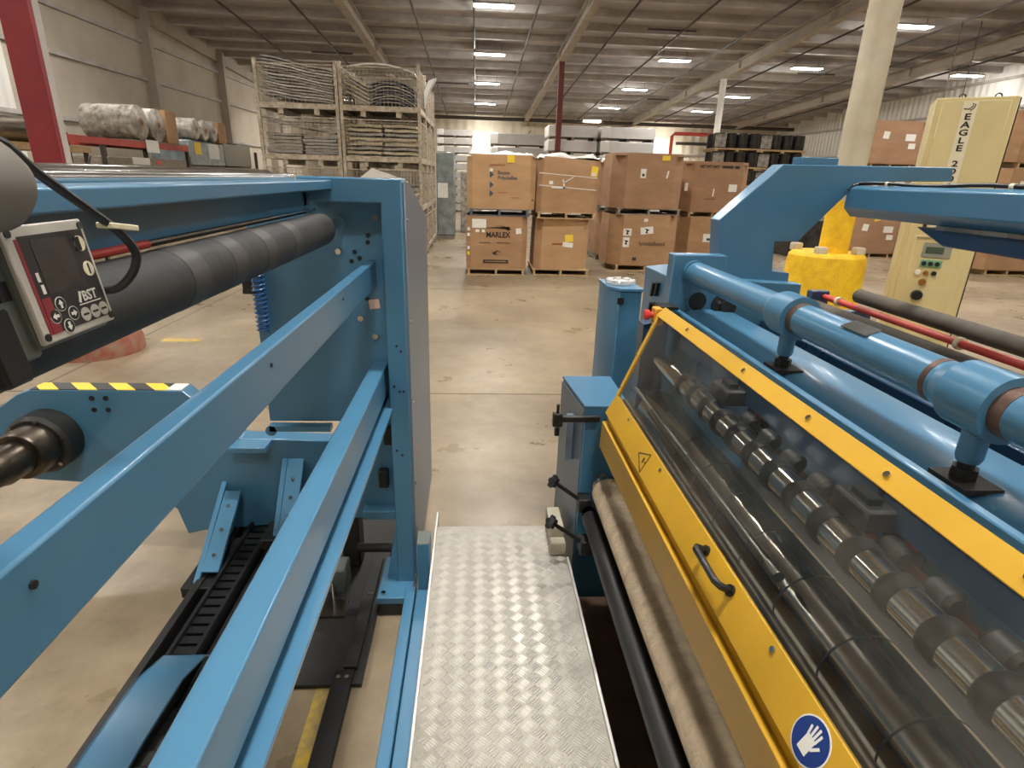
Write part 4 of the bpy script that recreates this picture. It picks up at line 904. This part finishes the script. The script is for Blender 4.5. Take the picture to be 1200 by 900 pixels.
pallet('grey', WOODG, (3.32, 14.0, 0), 'weathered pallet in the shade behind the wide box stack')
gaylord('shaded lower bulk box mostly hidden behind the wide stack', (3.32, 14.0, 0.12), 1.1, 1.1, 0.98, 0.12, CARD3)
pallet('grey', WOODG, (3.30, 14.0, 1.10), 'weathered pallet between the two boxes hidden behind the wide stack')
gaylord('upper bulk box mostly hidden behind the wide stack', (3.30, 14.0, 1.22), 1.16, 1.1, 0.95, 0.12, CARD3, film=True)
# stack D, left of the crane arm
pallet('pale', WOOD, (5.15, 13.3, 0), 'pallet under the boxes just left of the blue crane arm')
d1 = gaylord('lower bulk box with a white shipping label beside the blue crane arm', (5.15, 13.3, 0.12), 1.36, 1.2, 0.93, 0.2, CARD)
sticker(d1, WHITE, 0.0, 0.50, 0.3, 0.17, -0.6); sticker(d1, INK, 0.03, 0.47, 0.2, 0.05, -0.603)
pallet('pale', WOOD, (5.15, 13.3, 1.05), 'light pallet between the two boxes beside the blue crane arm')
d2 = gaylord('upper bulk box with a line of print along its top beside the crane arm', (5.15, 13.3, 1.17), 1.46, 1.2, 1.02, 0.2, CARD3, open_top=False)
btext(d2, 'NET WT. NOT', 0.085, INK, -0.42, 0.89, -0.6, sx=0.78, bold=0.002)
for x0_, x1_ in ((0.06, 0.30), (0.34, 0.44)): bprint(d2, INK, [(x0_, 0.895), (x1_, 0.895), (x1_, 0.945), (x0_, 0.945)], -0.6)
sticker(d2, WHITE, 0.35, 0.50, 0.18, 0.15, -0.6); sticker(d2, WHITE, -0.63, 0.5, 0.09, 0.16, -0.52); bprint(d2, INK, [(-0.24, 0.26), (0.0, 0.26), (0.0, 0.27), (-0.24, 0.27)], -0.6); sticker(d2, WHITE, -0.06, 0.40, 0.03, 0.16, -0.6, tilt=-0.05)
# right-hand boxes behind the cream cabinet
def stack_r(x, y, w, n, where, rz=0.0, m=CARD3, h=1.0, cham=0.14):
    names = ['bottom', 'middle', 'top']
    for k in range(n):
        z = k * (h + 0.12)
        pallet('pale', WOOD, (x, y, z), '%s pallet of the box stack %s' % (names[k], where), rz)
        b = gaylord('%s cardboard bulk box of the stack %s' % (names[k], where), (x, y, z + 0.12), w, 1.15, h, cham, m, rz, open_top=(k < n - 1))
        sticker(b, WHITE, -0.3, 0.66, 0.16, 0.17, -0.575, tilt=-0.1); sticker(b, WHITE, 0.34, 0.62, 0.26, 0.16, -0.575); sticker(b, WHITE, 0.42, 0.42, 0.18, 0.13, -0.575)
        if k == 0: sticker(b, YELPAP, -0.02, 0.86, 0.16, 0.07, -0.575, tilt=0.3)
stack_r(10.55, 15.6, 1.5, 3, 'between the cream column and the cream cabinet')
stack_r(12.1, 15.9, 1.4, 3, 'hidden behind the cream cabinet')
stack_r(11.9, 12.8, 1.5, 3, 'right of the cream cabinet', m=CARD)
stack_r(13.5, 12.9, 1.4, 3, 'at the right edge of the picture')
wg = tag(MB().box(8.2, 9.2, 14.9, 15.9, 0, 0.92).build('wrapped_load', WRAPK, None, 0.02), 'low dark wrapped load seen under the blue crane arm', 'pallet load')

# ------------------------------------------------------------------ wire mesh containers
CW, CD, CH = 1.52, 1.28, 0.93
def make_cage():
    t = thing('mesh_container', None, 'container'); x, y = CW / 2, CD / 2
    for sx in (-1, 1):
        for sy in (-1, 1):
            MB().box(sx * x - 0.03, sx * x + 0.03, sy * y - 0.03, sy * y + 0.03, 0, CH + 0.03).build('post', GALV, t)
    MB().box(-x, x, -y, y, 0.12, 0.14).build('deck', WOODG, t)
    for sy in (-1, 1):
        MB().box(-x, x, sy * y - 0.022, sy * y + 0.022, 0.10, 0.20).build('bottom_rail', GALV, t)
        MB().box(-x, x, sy * y - 0.012, sy * y + 0.012, CH - 0.06, CH - 0.04).build('top_rail', GALV, t)
    for sx in (-1, 1):
        MB().box(sx * x - 0.022, sx * x + 0.022, -y, y, 0.10, 0.20).build('bottom_rail', GALV, t)
        MB().box(sx * x - 0.012, sx * x + 0.012, -y, y, CH - 0.06, CH - 0.04).build('top_rail', GALV, t)
    for a in (-0.35, 0.35): MB().box(a - 0.05, a + 0.05, -y, y, 0.0, 0.10).build('skid', GALV, t)
    r = 0.0034
    wm = MB()
    n = int(CW / 0.075)
    for sy in (-1, 1):
        for k in range(1, n): px = -x + k * CW / n; wm.box(px - r, px + r, sy * y - r, sy * y + r, 0.2, CH - 0.05)
        for k in range(1, 10): z = 0.2 + k * 0.07; wm.box(-x, x, sy * y - r - 0.008, sy * y + r - 0.008, z - r, z + r)
    n2 = int(CD / 0.075)
    for sx in (-1, 1):
        for k in range(1, n2): py = -y + k * CD / n2; wm.box(sx * x - r, sx * x + r, py - r, py + r, 0.2, CH - 0.05)
        for k in range(1, 10): z = 0.2 + k * 0.07; wm.box(sx * x - r - 0.008, sx * x + r - 0.008, -y, y, z - r, z + r)
    tag(wm.build('wire_mesh', GALV, t, smooth=0), None, kind='stuff')
    return t
cage0 = make_cage(); first = True
LV = ['bottom', 'second', 'third', 'top']; RW = ['front', 'middle', 'rear']
for col, X_ in (('left', -3.50), ('right', -1.90)):
    for row in range(3):
        if col == 'left' and row > 0: continue
        for lv in range(4):
            o = cage0 if first else copy_tree(cage0); first = False
            place(o, (X_, 13.3 + row * 1.36, lv * (CH + 0.005)), 0, '%s level wire mesh container of the %s stack in the %s row' % (LV[lv], col, RW[row]), 'stacked wire mesh containers')
def wavy_sheet(name, m, w, d, th, amp, ph, label, group, loc, rz=0.0, tilt=0.0, bow=0.0):
    n = 10; P = []; F = []
    for s_ in (0, 1):
        for i in range(n + 1):
            for j in (0, 1):
                x = (i / n - 0.5) * w
                z = th * s_ + amp * math.sin(ph + i * 0.9) + tilt * x + bow * (1 - (2 * i / n - 1) ** 2)
                P.append((x, (j - 0.5) * d, z))
    k = 2 * (n + 1)
    for i in range(n):
        a = 2 * i; F += [(a, a + 1, a + 3, a + 2), (k + a, k + a + 2, k + a + 3, k + a + 1), (a, a + 2, k + a + 2, k + a), (a + 1, k + a + 1, k + a + 3, a + 3)]
    F += [(0, k, k + 1, 1), (2 * n, 2 * n + 1, k + 2 * n + 1, k + 2 * n)]
    o = MB().add(P, F).build(name, m, None, origin=(0, 0, 0), smooth=40); o.location = loc; o.rotation_euler = (0, 0, rz)
    return tag(o, label, 'sheet', group)
rs = random.Random(3)
ORD = ['lowest', 'second', 'third', 'fourth', 'fifth', 'sixth', 'seventh', 'eighth', 'ninth', 'tenth', 'eleventh', 'twelfth', 'thirteenth']
def fill(X_, Yc, lv, kind):
    z0_ = lv * (CH + 0.005) + 0.145
    if kind == 'wavy':          # curled grey sheets lying askew
        for k in range(13): wavy_sheet('curled_sheet', (LINER, SHEETW, LINER)[k % 3], 1.34, 1.05, 0.028, 0.012, k * 0.5, '%s curled grey sheet from below in the top container of the left stack' % ORD[k], 'curled sheets top left container', (X_, Yc, z0_ + 0.13 + k * 0.052), rs.uniform(-0.02, 0.02), -0.10 - 0.006 * k, 0.0)
    elif kind == 'flat':        # two piles of folded boards
        for c_ in (-0.36, 0.36):
            for k in range(7): wavy_sheet('folded_board', (LINER, SHEETG)[k % 2], 0.66, 1.05, 0.045, 0.004, k, '%s grey board from below, %s pile of the left third level container' % (ORD[k], 'left' if c_ < 0 else 'right'), 'folded boards in left container', (X_ + c_ + rs.uniform(-0.02, 0.02), Yc, z0_ + 0.01 + k * (0.066 if c_ < 0 else 0.058)), rs.uniform(-0.03, 0.03))
        wavy_sheet('folded_board', LINER, 1.3, 0.9, 0.03, 0.008, 1.0, 'long grey board lying slanted on the two piles in the left stack', None, (X_, Yc - 0.05, z0_ + 0.56), 0.0, -0.15)
    elif kind == 'cream':
        for c_ in (-0.37, 0.36):
            for k in range(8): wavy_sheet('folded_board', (LINERC, LINERC, LINER)[k % 3], 0.66, 1.05, 0.05, 0.006, k * 1.3, '%s cream board from below, %s pile of the right third level container' % (ORD[k], 'left' if c_ < 0 else 'right'), 'cream boards in right container', (X_ + c_ + rs.uniform(-0.03, 0.03), Yc, z0_ + 0.02 + k * 0.085), rs.uniform(-0.04, 0.04), rs.uniform(-0.02, 0.03))
    elif kind == 'heap':
        for k in range(8): wavy_sheet('bowed_sheet', (LINERD, LINERD, LINER)[k % 3], 0.86, 1.0, 0.02, 0.004, k, '%s bowed slate sheet from below in the heap of the top right container' % ORD[k], 'bowed sheets in top right container', (X_ + 0.22, Yc, z0_ + 0.02 + k * 0.055), 0.0, -0.06, 0.12)
        wavy_sheet('bowed_sheet', WHITE, 1.3, 1.0, 0.03, 0.0, 0, 'pale sheet arched over the heap in the top right container', None, (X_ + 0.02, Yc, z0_ + 0.70), 0.0, -0.05, 0.10)
        for k in range(5): wavy_sheet('leaning_board', (LINERC, LINER)[k % 2], 0.46, 0.9, 0.03, 0.0, 0, '%s leaning cream board from below in the top right container' % ORD[k], 'leaning boards in top right container', (X_ - 0.47, Yc, z0_ + 0.20 + k * 0.075), 0.0, -0.5, 0.0)
    elif kind == 'plain':
        for k in range(5): wavy_sheet('folded_board', (LINER, LINERC)[k % 2], 1.3, 1.05, 0.06, 0.006, k, '%s board from below in the %s row, %s level container of the right stack' % (ORD[k], RW[int(round((Yc - 13.3) / 1.36))], LV[lv]), 'boards in lower containers', (X_, Yc, z0_ + 0.01 + k * 0.08), rs.uniform(-0.02, 0.02))
fill(-3.50, 13.3, 3, 'wavy'); fill(-3.50, 13.3, 2, 'flat'); fill(-1.90, 13.3, 3, 'heap'); fill(-1.90, 13.3, 2, 'cream')
fill(-1.90, 13.3, 1, 'plain'); fill(-1.90, 14.66, 2, 'plain'); fill(-1.90, 14.66, 1, 'plain'); fill(-1.90, 16.02, 1, 'plain'); fill(-1.90, 16.02, 2, 'plain')
tag(MB().prism([(-1.118, 3.1), (-1.0, 3.45), (-0.86, 3.68), (-1.02, 3.62), (-1.118, 3.4)], 'y', 13.6, 13.9).build('film_scrap', FILM), 'white film flapping out at the top right of the mesh containers', 'film')
# sheet lying on top of the unwinder's far corner view: white folded film in the second level container
tag(MB().prism([(-2.35, 0.0), (-2.35, 1.66), (-2.1, 1.85), (-1.5, 1.66), (-1.5, 0.0)], 'y', 12.50, 12.56).build('gabled_panel', WHITE), 'white panel with a pointed top standing before the right mesh stack', 'panel')

# ------------------------------------------------------------------ far stock
def sheet_stack(name, label, x0, x1, y0, n, hb, hp, m, group=None):
    t = thing(name, label, 'sheet stack', ((x0 + x1) / 2, y0 + 0.7, 0), 0, group); z = 0.0
    for k in range(n):
        for q in range(3):
            xx = x0 + 0.02 + q * ((x1 - x0) - 0.16) / 2; box('bearer', WOODG, t, xx, xx + 0.12, y0 + 0.02, y0 + 1.35, z, z + hp)
        b = box('bundle', m, t, x0, x1, y0, y0 + 1.4, z + hp, z + hp + hb, 0.01)
        MB().box(x0 - 0.012, x0 + 0.34, y0 - 0.012, y0 + 1.41, z + hp + 0.02, z + hp + hb + 0.012).build('film_cap', FILM, b, 0.02)
        z += hp + hb
    return t
sheet_stack('sheet_stack', 'left of the two tall stacks of pale sheets behind the strapped box', 2.86, 4.82, 24.6, 7, 0.41, 0.125, SHEETW, 'tall stacks of pale sheets')
sheet_stack('sheet_stack', 'right of the two tall stacks of pale sheets behind the plain box', 4.96, 7.12, 24.5, 7, 0.41, 0.125, SHEETW, 'tall stacks of pale sheets')
sheet_stack('sheet_stack', 'flat grey sheet stack just visible above the leftmost printed box', 0.7, 3.35, 30.0, 6, 0.50, 0.125, SHEETG)
sheet_stack('sheet_stack', 'stack of thin grey bundles by the far wall beside the mesh containers', -1.95, -0.2, 31.0, 10, 0.28, 0.11, SHEETG)
sheet_stack('sheet_stack', 'low pale stack between the far column and the right box stack', 7.9, 9.4, 30.0, 5, 0.44, 0.125, SHEETW)
sk = thing('wrapped_load', 'tall grey stretch-wrapped load standing beside the mesh containers', 'pallet load', (-0.86, 17.6, 0))
MB().box(-1.12, -0.62, 17.3, 18.3, 0.1, 2.36).build('wrapped_block', WRAPG, sk, 0.03)
MB().box(-1.12, -0.62, 17.3, 18.3, 0.0, 0.1).build('base', WOODG, sk)
box('paper_label', WHITE, sk, -1.09, -0.80, 17.295, 17.3, 1.15, 1.55)
sk2 = tag(MB().box(-0.5, 0.2, 19.5, 20.6, 0.0, 1.9).build('wrapped_load', WRAPL, None, 0.03), 'pale wrapped load in the gap left of the leftmost box stack', 'pallet load')
# black wrapped rolls in tiers
def make_rolls():
    t = thing('roll_load', None, 'pallet load')
    box('pallet_deck', WOOD, t, -0.75, 0.75, -0.55, 0.55, 0.05, 0.1)
    for x in (-0.72, -0.05, 0.62): box('pallet_block', WOOD, t, x, x + 0.1, -0.55, 0.55, 0.0, 0.05)
    c0 = None
    for i in range(4):
        for j in range(2):
            if c0 is None:
                c0 = MB().rings([(-0.56, -0.35, 0.1), (-0.56, -0.35, 0.12), (-0.56, -0.35, 0.52), (-0.56, -0.35, 0.54)], [0.17, 0.18, 0.18, 0.16], 14).build('wrapped_roll', WRAPK, t)
            else:
                c = c0.copy(); COL.objects.link(c); c.location = (i * 0.373, j * 0.6, 0)
    box('film_skirt', WRAPL, t, -0.75, -0.40, -0.56, -0.545, 0.12, 0.5)
    return t
r0 = make_rolls(); k = 0
for xi, X_ in enumerate((8.25, 9.8)):
    for lv in range(6):
        o = r0 if k == 0 else copy_tree(r0); k += 1
        place(o, (X_, 19.6 + 0.15 * xi, lv * 0.545), -0.05, '%s tier of black wrapped rolls in the %s pile behind the crane arm' % (['lowest', 'second', 'third', 'fourth', 'fifth', 'topmost'][lv], ['left', 'right'][xi]), 'tiers of black wrapped rolls')
for lv in range(5):
    o = copy_tree(r0); place(o, (15.0, 22.0, lv * 0.545), 0, '%s tier of wrapped black rolls against the white wall beside the cabinet' % (['lowest', 'second', 'third', 'fourth', 'topmost'][lv]), 'black rolls by the white wall')

# ------------------------------------------------------------------ left wall stock: rack, wrapped rolls
rk = thing('pallet_rack', 'pallet rack with a red beam along the left wall', 'rack', (-8.1, 14.2, 0))
for y in (11.9, 13.0, 16.6, 21.6):
    for x in (-7.55, -8.6): MB().box(x - 0.04, x + 0.04, y - 0.04, y + 0.04, 0, 2.3).build('upright', PIPEK, rk)
    MB().box(-8.6, -7.55, y - 0.02, y + 0.02, 1.2, 1.25).build('rack_tie', PIPEK, rk)
REDK = mat('faded_red_beam', (176, 66, 54), 0.55, var=0.3, vscale=4)
for x in (-7.53, -8.62): MB().box(x - 0.03, x + 0.03, 11.9, 16.6, 2.14, 2.27).build('rack_beam', REDK, rk)
for x in (-7.53, -8.62): MB().box(x - 0.03, x + 0.03, 16.6, 21.6, 1.68, 1.76).build('rack_beam', PIPEK, rk)
MB().box(-8.6, -7.5, 14.0, 16.6, 2.27, 2.30).build('rack_deck', WOODG, rk)
MB().box(-8.6, -7.5, 16.6, 21.6, 1.76, 1.79).build('rack_deck', WOODG, rk)
box('rack_sign', WHITE, rk, -7.49, -7.485, 14.55, 15.1, 2.05, 2.32)
wr_ = tag(MB().box(-8.55, -7.55, 16.75, 19.0, 1.795, 2.45).build('wrapped_load', WRAPG, None, 0.04), 'grey wrapped crate with paper labels on the left rack', 'pallet load')
box('paper_label', WHITE, wr_, -7.548, -7.54, 17.9, 18.6, 2.0, 2.4); box('paper_label', YELPAP, wr_, -7.548, -7.54, 17.1, 17.45, 2.1, 2.4)
wr2 = tag(MB().box(-8.5, -7.6, 19.1, 21.3, 1.795, 2.5).build('wrapped_load', WRAPK, None, 0.04), 'dark wrapped crate at the far end of the left rack', 'pallet load')
def roll_pair(label, y, z, r, L_, n=2):
    t = thing('wrapped_rolls', label, 'roll', (-8.0, y, z), 0)
    for k in range(n):
        yy_ = y + r + k * 2.05 * r
        o = MB().rings([(-8.6, yy_, z + r), (-8.58, yy_, z + r), (-7.5, yy_, z + r), (-7.47, yy_, z + r)], [r * 0.9, r, r, r * 0.85], 20).build('roll', WRAPL, t)
        MB().cyl((-7.475, yy_, z + r), (-7.455, yy_, z + r), r * 0.3, 14).build('core', CARD3, o)
        MB().cyl((-7.46, yy_, z + r), (-7.452, yy_, z + r), r * 0.16, 12).build('core_hole', BLACK, o)
    box('end_board', CARD, t, -7.62, -7.46, y + 2.05 * r * n, y + 2.05 * r * n + 0.5, z, z + 2 * r)
    return t
roll_pair('film-wrapped pale rolls on the red rack beam at the left wall', 14.1, 2.302, 0.36, 1.1)
roll_pair('film-wrapped rolls lying on the grey crate on the left rack', 16.9, 2.455, 0.27, 1.1, 3)
wl_ = tag(MB().box(-8.6, -7.5, 13.0, 16.4, 1.2, 1.93).build('wrapped_load', WOODG, None, 0.02), 'long weathered crate under the red rack beam', 'crate')
box('paper_label', WHITE, wl_, -7.498, -7.49, 13.9, 14.6, 1.78, 1.93); box('red_sticker', REDB, wl_, -7.49, -7.485, 14.9, 15.1, 1.80, 1.88)
for x in (-8.5, -7.7):
    for y in (13.1, 16.2): box('crate_leg', WOODG, wl_, x, x + 0.1, y, y + 0.1, 0, 1.2)
bt = thing('work_table', 'cluttered wooden table behind the red column', 'table', (-7.7, 10.4, 0))
box('table_top', WOOD, bt, -8.4, -7.0, 9.4, 11.7, 1.95, 2.05)
for x in (-8.35, -7.1):
    for y in (9.45, 11.6): box('leg', PIPEK, bt, x, x + 0.06, y, y + 0.06, 0, 1.95)
MB().cyl((-7.0, 10.55, 0.2), (-7.0, 11.6, 1.9), 0.03, 8).build('brace', PIPEK, bt)
rlb = tag(MB().cyl((-7.9, 10.0, 2.25), (-7.05, 10.9, 2.25), 0.2, 20).build('dark_roll', STEELD), 'dark steel roll lying on the wooden table behind the red column', 'roll')
# ------------------------------------------------------------------ cream cabinet with lettering
ec = thing('switch_cabinet', 'tall cream control cabinet with vertical black lettering and a small display', 'cabinet', (0, 0, 0))
EX0, EX1, EY, EZ = 0.0, 0.572, 0.0, 2.5
MB().box(EX0, EX1, EY, EY + 0.55, 0.0, EZ).build('body', CABC, ec, 0.006)
dr = MB().box(EX0 + 0.05, EX1 - 0.05, EY - 0.012, EY, 0.25, 2.47).build('door', CABC, ec, 0.003)
pnl = MB().box(EX0 + 0.11, EX1 - 0.10, EY - 0.02, EY - 0.012, 0.42, 1.36).build('lower_door', CABC, dr, 0.003)
box('side_shadow_gap', BLACK, ec, EX1, EX1 + 0.012, EY + 0.02, EY + 0.55, 0.02, EZ - 0.01)
box('label_stripe', CABW, dr, EX0 + 0.20, EX0 + 0.30, EY - 0.0135, EY - 0.0121, 1.4, 2.47)
for i, ch in enumerate('EAGLE 2000'):
    if ch != ' ': text('lettering', ch, 0.068, INK, dr, (EX0 + 0.25, EY - 0.0145, 2.325 - i * 0.0622), (1, 0, 0), (0, 0, 1), 0.001, 'CENTER', sx=1.35, bold=0.002)
MB().tube([(EX0 + 0.209, EY - 0.015, 2.410), (EX0 + 0.245, EY - 0.015, 2.405), (EX0 + 0.272, EY - 0.015, 2.430), (EX0 + 0.263, EY - 0.015, 2.450), (EX0 + 0.286, EY - 0.015, 2.440), (EX0 + 0.281, EY - 0.015, 2.415), (EX0 + 0.255, EY - 0.015, 2.395)], 0.004, 6).build('eagle_mark', INK, dr)
def er(name, m, u0, u1, z0, z1, d0=0.021, d1=0.03): return MB().box(EX0 + u0 * 0.572, EX0 + u1 * 0.572, EY - d1, EY - d0, z0, z1).build(name, m, ec, 0.002)
er('vent_slot', mat('slot_shadow', (150, 138, 100), 0.6), 0.20, 0.84, 1.335, 1.35); er('badge', BLACK, 0.24, 0.29, 1.42, 1.49, 0.013, 0.018)
er('display_bezel', GREYC, 0.32, 0.70, 1.17, 1.30); er('display_screen', LCD, 0.36, 0.60, 1.205, 1.265, 0.030, 0.032)
er('button_plate', GREEN, 0.33, 0.62, 1.08, 1.15)
def eb(name, m, u, z, r, d=0.05): return MB().rings([(EX0 + u * 0.572, EY - 0.02, z), (EX0 + u * 0.572, EY - d, z)], [r, r * 0.85], 16).build(name, m, ec)
for u in (0.38, 0.47, 0.56): eb('push_button', BLACK, u, 1.115, 0.022)
eb('push_button', WHITE, 0.33, 1.03, 0.024); eb('push_button', AMBER, 0.44, 1.03, 0.022); eb('push_button', BLACK, 0.55, 1.03, 0.022)
eb('selector_knob', AMBER, 0.43, 0.945, 0.032); eb('main_switch', BLACK, 0.40, 0.82, 0.05, 0.06)
for x in (EX0 + 0.2, EX1 - 0.12): MB().pipe((x, EY + 0.2, EZ + 0.024), (x, EY + 0.22, EZ + 0.024), 0.028, 0.018, 16).build('lifting_eye', BLACKM, ec)
ec.location = (3.963, 5.261, 0); ec.rotation_euler = (0, 0, math.atan2(-0.311, 0.480))
uh = thing('unit_heater', 'dark box heater hanging by the white wall behind the cream cabinet', 'heater', (15.0, 19.0, 4.0))
MB().box(14.5, 15.3, 18.8, 19.4, 3.75, 4.35).build('casing', BLACKM, uh, 0.03)
for x in (14.6, 15.2): MB().cyl((x, 19.1, 4.35), (x, 19.1, roof_z(19.1) + DK), 0.015, 6).build('hanger', PIPEK, uh)
